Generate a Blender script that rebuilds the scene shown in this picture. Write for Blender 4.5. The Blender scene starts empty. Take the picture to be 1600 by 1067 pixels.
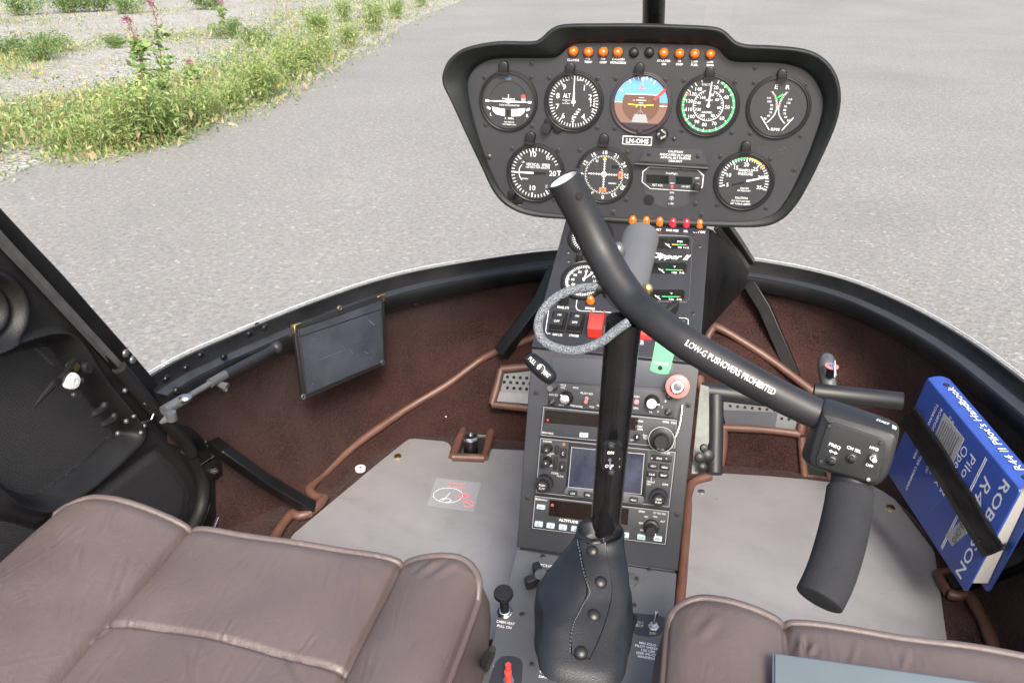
import bpy, bmesh, math, random
import numpy as np
from mathutils import Vector, Matrix
random.seed(7); RNG = np.random.default_rng(7)
S = bpy.context.scene
COL = S.collection
R = math.radians
# ---------------------------------------------------------------- camera
FPX, PITCH, YAW, EYE = 1300.0, R(26.31), R(12.72), 1.4
FW = Vector((-math.sin(YAW)*math.cos(PITCH), math.cos(YAW)*math.cos(PITCH), -math.sin(PITCH)))
RT = Vector((math.cos(YAW), math.sin(YAW), 0)); UP = RT.cross(FW)
CAM = Vector((0, 0, EYE))
cd = bpy.data.cameras.new('camera'); co = bpy.data.objects.new('camera', cd); COL.objects.link(co)
cd.sensor_width = 36; cd.lens = FPX/1600*36; cd.clip_start = .02; cd.clip_end = 1000
m = Matrix((RT, UP, -FW)).transposed().to_4x4(); m.translation = CAM; co.matrix_world = m
cd.dof.use_dof = False
S.camera = co
# ---------------------------------------------------------------- sky, sun, exposure
SUN_EL, SUN_AZ = R(46), R(158)          # azimuth measured from +Y towards +X
w = bpy.data.worlds.new('World'); S.world = w; w.use_nodes = True
nt = w.node_tree; bg = nt.nodes['Background']
sk = nt.nodes.new('ShaderNodeTexSky'); sk.sky_type = 'NISHITA'; sk.sun_disc = False
sk.sun_elevation = SUN_EL; sk.sun_rotation = SUN_AZ; sk.dust_density = 6; sk.air_density = 1.0; sk.ozone_density = .6
nt.links.new(sk.outputs[0], bg.inputs[0]); bg.inputs[1].default_value = .15
sd = bpy.data.lights.new('sun', 'SUN'); sd.energy = 2.0; sd.angle = R(16); sd.color = (1, .965, .91)
so = bpy.data.objects.new('sun', sd); COL.objects.link(so)
sdir = Vector((math.sin(SUN_AZ)*math.cos(SUN_EL), math.cos(SUN_AZ)*math.cos(SUN_EL), math.sin(SUN_EL)))
so.rotation_euler = sdir.to_track_quat('Z', 'Y').to_euler()
S.view_settings.view_transform = 'Standard'; S.view_settings.look = 'None'
S.view_settings.gamma = 1; S.view_settings.exposure = 1.45
# ---------------------------------------------------------------- rays through the photograph
def ray(x, y): return FW + RT*((x-800)/FPX) + UP*((533.5-y)/FPX)
def at_d(x, y, d): return CAM + ray(x, y)*d
def at_z(x, y, z): r = ray(x, y); return CAM + r*((z-EYE)/r.z)
def at_x(x, y, X): r = ray(x, y); return CAM + r*(X/r.x)
def at_p(x, y, o, n): r = ray(x, y); return CAM + r*((o-CAM).dot(n)/r.dot(n))
class Frame:
    """a real plane in the cockpit with its own 2D coordinates; h is the height above it"""
    def __init__(s, o, ex, ey):
        s.o = Vector(o); s.ex = Vector(ex).normalized(); s.n = s.ex.cross(Vector(ey)).normalized(); s.ey = s.n.cross(s.ex)
        s.M = Matrix((s.ex, s.ey, s.n)).transposed().to_4x4(); s.M.translation = s.o
    def px(s, x, y, h=0):
        q = at_p(x, y, s.o + s.n*h, s.n) - s.o
        return (q.dot(s.ex), q.dot(s.ey))
    def sx(s, x, y): a = s.px(x-1, y); b = s.px(x+1, y); return math.hypot(b[0]-a[0], b[1]-a[1])/2
    def sy(s, x, y): a = s.px(x, y-1); b = s.px(x, y+1); return math.hypot(b[0]-a[0], b[1]-a[1])/2
    def at(s, x, y, h=0, rot=0):
        a, b = s.px(x, y); return s.M @ Matrix.Translation((a, b, h)) @ Matrix.Rotation(rot, 4, 'Z')
    def pts(s, L, h=0): return [s.px(x, y, h) for x, y in L]
def tilt_frame(o, t): return Frame(o, (1, 0, 0), (0, math.sin(t), math.cos(t)))
# ---------------------------------------------------------------- materials
MATS = {}
def mat(name, col, rough=.5, metal=0, var=0, vscale=20, bump=0, bscale=200, coat=0, spec=.5, stretch=None, col2=None, sub=0, emit=0):
    M = bpy.data.materials.new(name); M.use_nodes = True; n = M.node_tree.nodes; l = M.node_tree.links
    b = n['Principled BSDF']; b.inputs['Base Color'].default_value = (*col, 1); b.inputs['Roughness'].default_value = rough
    b.inputs['Metallic'].default_value = metal; b.inputs['Coat Weight'].default_value = coat; b.inputs['Coat Roughness'].default_value = .08
    b.inputs['Specular IOR Level'].default_value = spec
    if var or bump:
        tc = n.new('ShaderNodeTexCoord'); vec = tc.outputs['Object']
        if stretch:
            mp = n.new('ShaderNodeMapping'); mp.inputs['Scale'].default_value = stretch; l.new(vec, mp.inputs[0]); vec = mp.outputs[0]
    if var:
        t = n.new('ShaderNodeTexNoise'); t.inputs['Scale'].default_value = vscale; t.inputs['Detail'].default_value = 6; t.inputs['Roughness'].default_value = .65
        l.new(vec, t.inputs['Vector'])
        mr = n.new('ShaderNodeMapRange'); mr.inputs[1].default_value = .3; mr.inputs[2].default_value = .7; l.new(t.outputs[0], mr.inputs[0])
        mx = n.new('ShaderNodeMix'); mx.data_type = 'RGBA'; l.new(mr.outputs[0], mx.inputs[0])
        c2 = col2 or tuple(min(1, c*(1+var)) for c in col)
        mx.inputs[6].default_value = (*(c*(1-var) for c in col), 1) if not col2 else (*col, 1); mx.inputs[7].default_value = (*c2, 1)
        l.new(mx.outputs[2], b.inputs['Base Color'])
        r2 = n.new('ShaderNodeMapRange'); r2.inputs[3].default_value = max(.03, rough-.1); r2.inputs[4].default_value = min(1, rough+.12); l.new(t.outputs[0], r2.inputs[0])
        l.new(r2.outputs[0], b.inputs['Roughness'])
    if bump:
        t2 = n.new('ShaderNodeTexNoise'); t2.inputs['Scale'].default_value = bscale; t2.inputs['Detail'].default_value = 3; l.new(vec, t2.inputs['Vector'])
        bp = n.new('ShaderNodeBump'); bp.inputs['Strength'].default_value = bump; bp.inputs['Distance'].default_value = .001
        l.new(t2.outputs[0], bp.inputs['Height']); l.new(bp.outputs[0], b.inputs['Normal'])
    if emit: b.inputs['Emission Color'].default_value = (*col, 1); b.inputs['Emission Strength'].default_value = emit
    MATS[name] = M; return M
mat('panel_black', (.0165, .0175, .0215), .42, var=.18, vscale=9, bump=.15, bscale=900)
mat('panel_plate', (.023, .025, .030), .45, var=.15, vscale=14, bump=.12, bscale=900)
mat('blank_plate', (.036, .041, .052), .38, var=.12, vscale=9)
mat('hood_black', (.007, .0085, .0085), .5, var=.4, vscale=30, bump=.5, bscale=700, spec=.3)
mat('frame_black', (.0055, .0055, .006), .36, var=.5, vscale=18, bump=.15, bscale=300, spec=.28)
mat('tube_black', (.012, .0125, .014), .46, var=.25, vscale=30, bump=.08, bscale=400, spec=.35)
mat('tube_gloss', (.005, .005, .0055), .25, var=.4, vscale=30, spec=.4)
mat('grip_foam', (.017, .018, .021), .8, var=.2, vscale=60, bump=.7, bscale=1500, spec=.2)
mat('bezel_black', (.007, .007, .008), .38, spec=.35)
mat('dial_black', (.020, .021, .024), .35, coat=.25)
mat('knob_black', (.011, .011, .012), .45, bump=.2, bscale=600, spec=.3)
mat('screw_dark', (.05, .05, .052), .35, metal=.6)
mat('white_paint', (.66, .67, .66), .5)
mat('grey_paint', (.22, .225, .235), .5)
mat('dim_paint', (.42, .43, .44), .5)
mat('green_paint', (.05, .48, .13), .5)
mat('yellow_paint', (.75, .5, .05), .5)
mat('red_paint', (.62, .05, .04), .45)
mat('pink_paint', (.6, .16, .17), .5)
mat('orange_flag', (.75, .16, .06), .5)
mat('sky_blue', (.09, .25, .48), .4, coat=.3)
mat('earth_brown', (.145, .080, .060), .4, coat=.3)
mat('attitude_brown', (.09, .045, .031), .4, coat=.3)
mat('lens_amber', (.46, .10, .005), .18, coat=.8)
mat('lens_red', (.42, .012, .025), .18, coat=.8)
mat('chrome', (.62, .62, .63), .22, metal=1, var=.15, vscale=60)
mat('steel', (.42, .42, .43), .35, metal=1, var=.2, vscale=60)
mat('grey_metal', (.10, .103, .107), .38, metal=.5, var=.25, vscale=40)
mat('brass', (.62, .46, .20), .3, metal=1, var=.2, vscale=80)
mat('screen_blue', (.022, .026, .05), .12, coat=.25, spec=.3, var=.5, vscale=45)
mat('screen_red', (.007, .0035, .003), .25, coat=0, spec=.2, var=.35, vscale=60)
mat('screen_dark', (.006, .008, .0075), .15, coat=.25, spec=.3)
mat('key_pale', (.33, .40, .42), .45)
mat('nylon_white', (.52, .55, .54), .35)
mat('red_guard', (.40, .025, .015), .35, coat=.2)
mat('green_tag', (.025, .27, .10), .5)
mat('ring_pink', (.46, .14, .13), .4)
mat('vent_grey', (.105, .11, .112), .5, metal=.2, var=.15, vscale=40)
mat('bulkhead_grey', (.13, .14, .125), .6, var=.3, vscale=30)
mat('hole_black', (.004, .004, .004), .9)
mat('binder_blue', (.022, .052, .23), .42, var=.14, vscale=25, bump=.2, bscale=700)
mat('paper', (.31, .30, .285), .8, var=.06, vscale=300)
mat('strap_black', (.006, .006, .0065), .42, var=.4, vscale=50, bump=.3, bscale=300, spec=.3)
mat('pouch_window', (.030, .034, .044), .22, coat=.5, var=.35, vscale=14)
mat('pouch_edge', (.008, .008, .009), .5, bump=.4, bscale=500, spec=.3)
mat('folder_slate', (.098, .120, .130), .55, var=.06, vscale=10)
mat('folder_edge', (.07, .075, .11), .5)
mat('piping_brown', (.088, .040, .027), .48, var=.25, vscale=30, bump=.3, bscale=250)
mat('door_black', (.0105, .0105, .011), .42, var=.3, vscale=15, bump=.5, bscale=900, spec=.32)
mat('clear_edge', (.5, .54, .56), .2)
mat('decal', (.215, .22, .235), .3)
mat('placard_black', (.022, .023, .027), .5)
mat('case_purple', (.026, .018, .023), .4)
mat('boot_leather', (.0065, .0075, .0095), .36, var=.35, vscale=24, bump=.22, bscale=900, spec=.35)
mat('thread_grey', (.09, .095, .105), .8)
mat('rubber_dark', (.008, .008, .0085), .6, spec=.3)

mat('latch_dark', (.014, .014, .0145), .45, metal=.3, var=.3, vscale=60)
mat('sleeve_grey', (.105, .106, .110), .42, metal=.3, var=.1, vscale=20)
mat('console_worn', (.060, .063, .069), .48, var=.22, vscale=16, bump=.12, bscale=900)

def node_mat(name, rough=.6):
    M = bpy.data.materials.new(name); M.use_nodes = True; MATS[name] = M
    n, l = M.node_tree.nodes, M.node_tree.links
    b = n['Principled BSDF']; b.inputs['Roughness'].default_value = rough
    tc = n.new('ShaderNodeTexCoord')
    def tex(kind, scale, **k):
        t = n.new(kind); t.inputs['Scale'].default_value = scale
        for a, v in k.items(): t.inputs[a].default_value = v
        l.new(tc.outputs['Object'], t.inputs['Vector']); return t
    def mix(f, a, c):
        x = n.new('ShaderNodeMix'); x.data_type = 'RGBA'
        for s_, v in ((0, f), (6, a), (7, c)):
            if hasattr(v, 'node'): l.new(v, x.inputs[s_])
            else: x.inputs[s_].default_value = v if s_ == 0 else (*v, 1)
        return x.outputs[2]
    def rng(o, a, c, lo=0, hi=1):
        x = n.new('ShaderNodeMapRange'); x.inputs[1].default_value = a; x.inputs[2].default_value = c; x.inputs[3].default_value = lo; x.inputs[4].default_value = hi
        l.new(o, x.inputs[0]); return x.outputs[0]
    def bump(o, s_, d, prev=None):
        x = n.new('ShaderNodeBump'); x.inputs['Strength'].default_value = s_; x.inputs['Distance'].default_value = d; l.new(o, x.inputs['Height'])
        if prev: l.new(prev, x.inputs['Normal'])
        return x.outputs[0]
    return M, n, l, b, tex, mix, rng, bump
def add_op(n, l, op, a, c):
    x = n.new('ShaderNodeMath'); x.operation = op
    for i, v in enumerate((a, c)):
        if hasattr(v, 'node'): l.new(v, x.inputs[i])
        else: x.inputs[i].default_value = v
    return x.outputs[0]
# carpet: short pile, mottled, a few pale crumbs
M, n, l, b, tex, mix, rng, bump = node_mat('carpet_maroon', .95)
big = tex('ShaderNodeTexNoise', 16, Detail=4); fine = tex('ShaderNodeTexNoise', 420, Detail=3); mid = tex('ShaderNodeTexNoise', 90, Detail=3)
c = mix(rng(big.outputs[0], .35, .68), (.0135, .0060, .0056), (.027, .0118, .0108))
c = mix(rng(fine.outputs[0], .42, .75), c, (.048, .024, .021))
crumb = tex('ShaderNodeTexVoronoi', 26); rnd = tex('ShaderNodeTexVoronoi', 26)
f = add_op(n, l, 'LESS_THAN', crumb.outputs['Distance'], .055)
sep = n.new('ShaderNodeSeparateColor'); l.new(rnd.outputs['Color'], sep.inputs[0])
f = add_op(n, l, 'MULTIPLY', f, add_op(n, l, 'GREATER_THAN', sep.outputs[0], .80))
l.new(mix(f, c, (.42, .36, .28)), b.inputs['Base Color'])
b.inputs['Sheen Weight'].default_value = .08; b.inputs['Sheen Roughness'].default_value = .5; b.inputs['Specular IOR Level'].default_value = .1
l.new(bump(mid.outputs[0], .5, .004, bump(fine.outputs[0], .8, .002)), b.inputs['Normal'])
# leather
M, n, l, b, tex, mix, rng, bump = node_mat('leather_taupe', .46)
big = tex('ShaderNodeTexNoise', 9, Detail=5); fine = tex('ShaderNodeTexVoronoi', 620); cre = tex('ShaderNodeTexNoise', 30, Detail=8, Roughness=.62, Distortion=.9); mpl = n.new('ShaderNodeMapping'); mpl.inputs['Scale'].default_value = (1.9, .5, 1); mpl.inputs['Rotation'].default_value = (0, 0, .22); l.new([x for x in n if x.type == 'TEX_COORD'][0].outputs['Object'], mpl.inputs[0]); l.new(mpl.outputs[0], cre.inputs['Vector'])
cre2 = tex('ShaderNodeTexNoise', 11, Detail=4, Distortion=1.2)
c = mix(rng(big.outputs[0], .3, .7), (.067, .050, .047), (.083, .064, .060))
ridge = add_op(n, l, 'ABSOLUTE', add_op(n, l, 'SUBTRACT', cre.outputs[0], .5), 0); ridge = rng(ridge, 0, .06)
ridge2 = rng(add_op(n, l, 'ABSOLUTE', add_op(n, l, 'SUBTRACT', cre2.outputs[0], .5), 0), 0, .02)
l.new(mix(ridge, mix(.05, c, (.055, .032, .028)), c), b.inputs['Base Color'])
l.new(bump(ridge, .20, .0011, bump(ridge2, .07, .002, bump(fine.outputs['Distance'], .12, .0006))), b.inputs['Normal'])
l.new(rng(big.outputs[0], .3, .7, .42, .58), b.inputs['Roughness'])
# painted floor plate
M, n, l, b, tex, mix, rng, bump = node_mat('plate_grey', .42)
big = tex('ShaderNodeTexNoise', 6, Detail=8, Roughness=.7); fine = tex('ShaderNodeTexNoise', 260, Detail=2)
mp = n.new('ShaderNodeMapping'); mp.inputs['Scale'].default_value = (6, 420, 6)
tc = [x for x in n if x.type == 'TEX_COORD'][0]; l.new(tc.outputs['Object'], mp.inputs[0])
br = n.new('ShaderNodeTexNoise'); br.inputs['Scale'].default_value = 1; br.inputs['Detail'].default_value = 4; l.new(mp.outputs[0], br.inputs['Vector'])
c = mix(rng(big.outputs[0], .3, .72), (.20, .196, .20), (.262, .258, .266)); c = mix(rng(br.outputs[0], .35, .75, 0, .12), c, (.33, .325, .335))
sm = tex('ShaderNodeTexNoise', 21, Detail=6, Distortion=.7)
c = mix(rng(sm.outputs[0], .55, .78, 0, .35), c, (.165, .155, .15)); gv = tex('ShaderNodeTexVoronoi', 34); gs_ = n.new('ShaderNodeSeparateColor'); l.new(gv.outputs['Color'], gs_.inputs[0])
gf = add_op(n, l, 'MULTIPLY', add_op(n, l, 'LESS_THAN', gv.outputs['Distance'], .045), add_op(n, l, 'GREATER_THAN', gs_.outputs[0], .86)); c = mix(gf, c, (.09, .075, .06))
mq = n.new('ShaderNodeMapping'); mq.inputs['Scale'].default_value = (5, 60, 5); mq.inputs['Rotation'].default_value = (0, 0, 1.1); l.new(tc.outputs['Object'], mq.inputs[0]); sq_ = n.new('ShaderNodeTexNoise'); sq_.inputs['Scale'].default_value = 1; sq_.inputs['Detail'].default_value = 5; l.new(mq.outputs[0], sq_.inputs['Vector'])
c = mix(rng(sq_.outputs[0], .66, .72, 0, .35), c, (.17, .16, .155))
l.new(c, b.inputs['Base Color'])
l.new(rng(big.outputs[0], .3, .7, .34, .55), b.inputs['Roughness']); b.inputs['Metallic'].default_value = .25
l.new(bump(br.outputs[0], .03, .001, bump(fine.outputs[0], .05, .0005)), b.inputs['Normal'])
# asphalt
M, n, l, b, tex, mix, rng, bump = node_mat('asphalt_grey', .85)
big = tex('ShaderNodeTexNoise', .8, Detail=6); gr = tex('ShaderNodeTexVoronoi', 62); g2 = tex('ShaderNodeTexNoise', 38, Detail=5, Roughness=.7)
c = mix(rng(big.outputs[0], .3, .7), (.155, .150, .140), (.190, .185, .173))
sep = n.new('ShaderNodeSeparateColor'); l.new(gr.outputs['Color'], sep.inputs[0])
c = mix(rng(sep.outputs[0], .5, 1, 0, .5), c, (.245, .240, .228)); c = mix(rng(g2.outputs[0], .36, .6, .6, 0), c, (.085, .084, .081))
pale = rng(sep.outputs[1], .97, 1.0); c = mix(pale, c, (.26, .256, .25))
patch = tex('ShaderNodeTexNoise', .28, Detail=5, Distortion=.6); c = mix(rng(patch.outputs[0], .48, .68, 0, .5), c, (.118, .114, .108))
crk = tex('ShaderNodeTexVoronoi', .32); crk.feature = 'DISTANCE_TO_EDGE'
c = mix(rng(crk.outputs['Distance'], 0, .008, .10, 0), c, (.09, .09, .09))
l.new(c, b.inputs['Base Color']); l.new(bump(g2.outputs[0], .6, .006, bump(gr.outputs['Distance'], .5, .006)), b.inputs['Normal'])
# gravelly soil
M, n, l, b, tex, mix, rng, bump = node_mat('gravel_soil', .95)
big = tex('ShaderNodeTexNoise', .9, Detail=7, Roughness=.7); st = tex('ShaderNodeTexVoronoi', 24); st2 = tex('ShaderNodeTexVoronoi', 70)
sep = n.new('ShaderNodeSeparateColor'); l.new(st.outputs['Color'], sep.inputs[0])
c = mix(rng(sep.outputs[0], 0, 1), (.17, .165, .158), (.30, .292, .28)); c = mix(rng(big.outputs[0], .42, .68, 0, .7), c, (.17, .15, .10))
sp2 = n.new('ShaderNodeSeparateColor'); l.new(st2.outputs['Color'], sp2.inputs[0]); c = mix(rng(sp2.outputs[1], .6, 1, 0, .6), c, (.36, .35, .335))
l.new(c, b.inputs['Base Color']); l.new(bump(st.outputs['Distance'], 1, .03), b.inputs['Normal'])
# woven door mesh
M, n, l, b, tex, mix, rng, bump = node_mat('woven_black', .6)
tc = [x for x in n if x.type == 'TEX_COORD'][0]; sp = n.new('ShaderNodeSeparateXYZ'); l.new(tc.outputs['Object'], sp.inputs[0])
sn = [add_op(n, l, 'SINE', add_op(n, l, 'MULTIPLY', sp.outputs[i], 2000), 0) for i in (1, 2)]
wv = add_op(n, l, 'MULTIPLY', sn[0], sn[1]); l.new(mix(rng(wv, -.1, .5), (.006, .006, .0065), (.040, .040, .043)), b.inputs['Base Color'])
l.new(bump(wv, .6, .001), b.inputs['Normal'])
# braided cord
M, n, l, b, tex, mix, rng, bump = node_mat('cord_braid', .85)
v = tex('ShaderNodeTexVoronoi', 1000); sep = n.new('ShaderNodeSeparateColor'); l.new(v.outputs['Color'], sep.inputs[0])
l.new(mix(rng(sep.outputs[0], .1, .8), (.12, .135, .155), (.24, .27, .30)), b.inputs['Base Color']); l.new(bump(v.outputs['Distance'], 1, .003), b.inputs['Normal'])
def leaf_mat(name, a, c_, d_):
    M, n, l, b, tex, mix, rng, bump = node_mat(name, .55)
    g = n.new('ShaderNodeNewGeometry'); rmp = n.new('ShaderNodeValToRGB'); l.new(g.outputs['Random Per Island'], rmp.inputs[0])
    e = rmp.color_ramp.elements; e[0].color = (*a, 1); e[1].color = (*d_, 1); e2 = rmp.color_ramp.elements.new(.55); e2.color = (*c_, 1)
    l.new(rmp.outputs[0], b.inputs['Base Color'])
    tr = n.new('ShaderNodeBsdfTranslucent'); l.new(rmp.outputs[0], tr.inputs[0]); ms = n.new('ShaderNodeMixShader'); ms.inputs[0].default_value = .35
    out = [x for x in n if x.type == 'OUTPUT_MATERIAL'][0]; l.new(b.outputs[0], ms.inputs[1]); l.new(tr.outputs[0], ms.inputs[2]); l.new(ms.outputs[0], out.inputs[0])
leaf_mat('leaf_green', (.09, .165, .045), (.18, .275, .075), (.30, .36, .15))
leaf_mat('leaf_lime', (.16, .235, .06), (.27, .345, .10), (.38, .41, .18))
leaf_mat('leaf_dark', (.055, .115, .035), (.10, .18, .055), (.18, .24, .09))
leaf_mat('dry_stalk', (.26, .25, .11), (.36, .33, .17), (.34, .24, .15))
leaf_mat('flower_pink', (.34, .12, .23), (.42, .18, .29), (.42, .25, .32))
leaf_mat('flower_yellow', (.75, .50, .03), (.8, .55, .05), (.8, .6, .1))
leaf_mat('stem_red', (.18, .08, .06), (.22, .10, .07), (.16, .12, .05))
M = bpy.data.materials.new('clear_acrylic'); M.use_nodes = True; MATS['clear_acrylic'] = M
n, l = M.node_tree.nodes, M.node_tree.links; tb = n.new('ShaderNodeBsdfTransparent'); tb.inputs[0].default_value = (.955, .965, .965, 1)
l.new(tb.outputs[0], [x for x in n if x.type == 'OUTPUT_MATERIAL'][0].inputs[0])
# ---------------------------------------------------------------- mesh builder
_txt = {}
def text_mesh(s, bold=0):
    k = (s, bold)
    if k not in _txt:
        cu = bpy.data.curves.new('t', 'FONT'); cu.body = s; cu.size = 1; cu.align_x = 'LEFT'; cu.resolution_u = 2; cu.offset = bold
        o = bpy.data.objects.new('t', cu); me = o.to_mesh()
        v = np.array([tuple(q.co) for q in me.vertices]) if len(me.vertices) else np.zeros((1, 3))
        f = [tuple(p.vertices) for p in me.polygons]; o.to_mesh_clear(); bpy.data.objects.remove(o); bpy.data.curves.remove(cu)
        _txt[k] = (v, f)
    return _txt[k]
def catmull(P, n=6, closed=False):
    P = [Vector(p) for p in P]; N = len(P); out = []
    for i in range(N if closed else N-1):
        g = lambda k: P[k % N] if closed else P[max(0, min(N-1, k))]
        a, b_, c_, d = g(i-1), g(i), g(i+1), g(i+2)
        for j in range(n):
            t = j/n; out.append(.5*((2*b_)+(c_-a)*t+(2*a-5*b_+4*c_-d)*t*t+(3*b_-a-3*c_+d)*t**3))
    if not closed: out.append(P[-1])
    return out
def offset_poly(L, d):
    L = [Vector((p[0], p[1])) for p in L]; N = len(L); ar = sum(L[i].x*L[(i+1) % N].y-L[(i+1) % N].x*L[i].y for i in range(N)); s = 1 if ar > 0 else -1
    out = []
    for i in range(N):
        a = (L[i]-L[i-1]); b_ = (L[(i+1) % N]-L[i])
        a = a.normalized() if a.length > 1e-9 else b_.normalized(); b_ = b_.normalized() if b_.length > 1e-9 else a
        na = Vector((-a.y, a.x)); nb = Vector((-b_.y, b_.x)); t = na+nb
        t = t/max(t.length_squared/2, .35) if t.length > 1e-6 else na
        out.append(L[i]+t*d*s)
    return out
def rrect(w_, h_, r, n=4, cx=0, cy=0):
    out = []
    for sx_, sy_, a0 in ((1, 1, 0), (-1, 1, 90), (-1, -1, 180), (1, -1, 270)):
        for k in range(n+1):
            a = R(a0+90*k/n); out.append((cx+sx_*(w_/2-r)+r*math.cos(a), cy+sy_*(h_/2-r)+r*math.sin(a)))
    return out
def circ(r, n=32, cx=0, cy=0): return [(cx+r*math.cos(2*math.pi*k/n), cy+r*math.sin(2*math.pi*k/n)) for k in range(n)]
I4 = Matrix.Identity(4)
def fillet(L, t=.35, n=4, mx=1e9):
    L = [Vector((p[0], p[1])) for p in L]; out = []; N = len(L)
    for i in range(N):
        a_, b_, c_ = L[i-1], L[i], L[(i+1) % N]; da = min((a_-b_).length*t, mx); dc = min((c_-b_).length*t, mx)
        p = b_+(a_-b_).normalized()*da; q = b_+(c_-b_).normalized()*dc
        for k in range(n+1): u = k/n; out.append(p*(1-u)**2+b_*2*u*(1-u)+q*u*u)
    return out
class MB:
    def __init__(s, m='panel_black'): s.v = []; s.f = []; s.mi = []; s.mats = [m]; s.c = 0
    def use(s, m):
        if m not in s.mats: s.mats.append(m)
        s.c = s.mats.index(m); return s
    def add(s, V, F, M=I4):
        o = len(s.v); s.v += [M @ Vector(p) for p in V]; s.f += [tuple(i+o for i in f) for f in F]; s.mi += [s.c]*len(F); return s
    def rings(s, L, M=I4, closed=True, cap0=True, cap1=True):
        N = len(L[0]); V = [p for r_ in L for p in r_]; F = []
        for i in range(len(L)-1):
            for j in range(N if closed else N-1):
                k = (j+1) % N; F.append((i*N+j, i*N+k, (i+1)*N+k, (i+1)*N+j))
        if closed and cap0: F.append(tuple(reversed(range(N))))
        if closed and cap1: F.append(tuple((len(L)-1)*N+j for j in range(N)))
        return s.add(V, F, M)
    def prism(s, M, pts, h0, h1, bev=0, cap0=True):
        if abs(bev) < 1e-9: L = [[(p[0], p[1], h0) for p in pts], [(p[0], p[1], h1) for p in pts]]
        else:
            L = [[(p[0], p[1], h0) for p in pts]]
            for k in range(4):
                a = R(30*k); o_ = offset_poly(pts, bev*(1-math.cos(a))); L.append([(p[0], p[1], h1-bev+bev*math.sin(a)) for p in o_])
        return s.rings(L, M, cap0=cap0)
    def lathe(s, M, prof, n=32, cap0=False, cap1=True):
        return s.rings([[(r_*math.cos(2*math.pi*k/n), r_*math.sin(2*math.pi*k/n), h) for k in range(n)] for r_, h in prof], M, cap0=cap0, cap1=cap1)
    def cyl(s, M, r_, h0, h1, n=24, bev=0, r2=None):
        r2 = r_ if r2 is None else r2
        pr = [(r_, h0), (r2, h1-bev)] + ([(r2-bev*.3, h1-bev*.3), (r2-bev, h1)] if bev else [])
        return s.lathe(M, pr, n, True, True)
    def box(s, M, x, y, z, bev=0): return s.prism(M @ Matrix.Translation((0, 0, -z/2)), [(-x/2, -y/2), (x/2, -y/2), (x/2, y/2), (-x/2, y/2)], 0, z, bev)
    def bar(s, M, a, b_, w_, h0, h1, w2=None):
        a = Vector(a); b_ = Vector(b_); d = (b_-a).normalized(); p = Vector((-d.y, d.x)); w2 = w_ if w2 is None else w2
        return s.prism(M, [a-p*w_/2, b_-p*w2/2, b_+p*w2/2, a+p*w_/2], h0, h1)
    def arc(s, M, r0, r1, a0, a1, h0, h1, n=24, k=1):
        P = [(r_*math.sin(R(a0+(a1-a0)*i/n)), k*r_*math.cos(R(a0+(a1-a0)*i/n))) for r_, rev in ((r0, 0), (r1, 1)) for i in (range(n, -1, -1) if rev else range(n+1))]
        V = [(x, y, h1) for x, y in P]; N = n+1
        F = [(i, i+1, 2*N-2-i, 2*N-1-i) for i in range(n)]
        return s.add(V, F, M)
    def tube(s, P, r_, n=14, cap=True, hole=0, flat=1):
        P = [Vector(p) for p in P]; N = len(P); rs = r_ if hasattr(r_, '__len__') else [r_]*N
        T = [(P[min(i+1, N-1)]-P[max(i-1, 0)]).normalized() for i in range(N)]
        nn = T[0].orthogonal().normalized(); L = []
        for i in range(N):
            nn = (nn-T[i]*nn.dot(T[i])).normalized(); bb = T[i].cross(nn)
            L.append([P[i]+(nn*math.cos(2*math.pi*k/n)+bb*math.sin(2*math.pi*k/n)*flat)*rs[i] for k in range(n)])
        if hole:
            L = [[P[0]+(q-P[0])*hole+T[0]*hole_d for q in L[0]] for hole_d in (.03,)] + [[P[0]+(q-P[0])*hole for q in L[0]]] + L
        return s.rings(L, cap0=cap, cap1=cap)
    def sph(s, M, r_, k=1, n=14, half=False):
        L = []; m_ = n//2
        for i in range(m_+1):
            a = math.pi/2*(i/m_) if half else -math.pi/2+math.pi*i/m_
            rr = max(r_*math.cos(a), r_*.02); L.append([(rr*math.cos(2*math.pi*j/n), rr*math.sin(2*math.pi*j/n), r_*k*math.sin(a)) for j in range(n)])
        return s.rings(L, M)
    def text(s, M, t, cap, h=.0005, align='C', width=None, rot=0, bold=0, slant=0, thick=.00015):
        v, f = text_mesh(t, bold); v = v.copy()
        if not f: return s
        k = cap/.70; v *= k; x0, x1 = v[:, 0].min(), v[:, 0].max()
        if width: v[:, 0] = (v[:, 0]-x0)*(width/max(1e-9, x1-x0)); x0, x1 = 0, width
        v[:, 0] -= {'C': (x0+x1)/2, 'L': x0, 'R': x1}[align]; v[:, 1] -= cap/2; v[:, 0] += slant*v[:, 1]; v[:, 2] = h
        return s.add([tuple(p) for p in v], f, M @ Matrix.Rotation(rot, 4, 'Z'))
    def build(s, name, parent=None, smooth=38, bevel=0, recalc=True):
        me = bpy.data.meshes.new(name); off = Vector((0, 0, 0)); p = parent
        while p is not None: off = off+p.location; p = p.parent
        me.from_pydata([q-off for q in s.v], [], s.f)
        for m_ in s.mats: me.materials.append(MATS[m_])
        me.polygons.foreach_set('material_index', s.mi)
        if recalc:
            bm = bmesh.new(); bm.from_mesh(me); bmesh.ops.recalc_face_normals(bm, faces=bm.faces); bm.to_mesh(me); bm.free()
        me.polygons.foreach_set('use_smooth', [True]*len(me.polygons)); me.set_sharp_from_angle(angle=R(smooth)); me.update()
        o = bpy.data.objects.new(name, me); COL.objects.link(o)
        if parent is not None: o.parent = parent
        if bevel:
            b_ = o.modifiers.new('bevel', 'BEVEL'); b_.width = bevel; b_.segments = 2; b_.limit_method = 'ANGLE'; b_.angle_limit = R(40)
        return o
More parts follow.
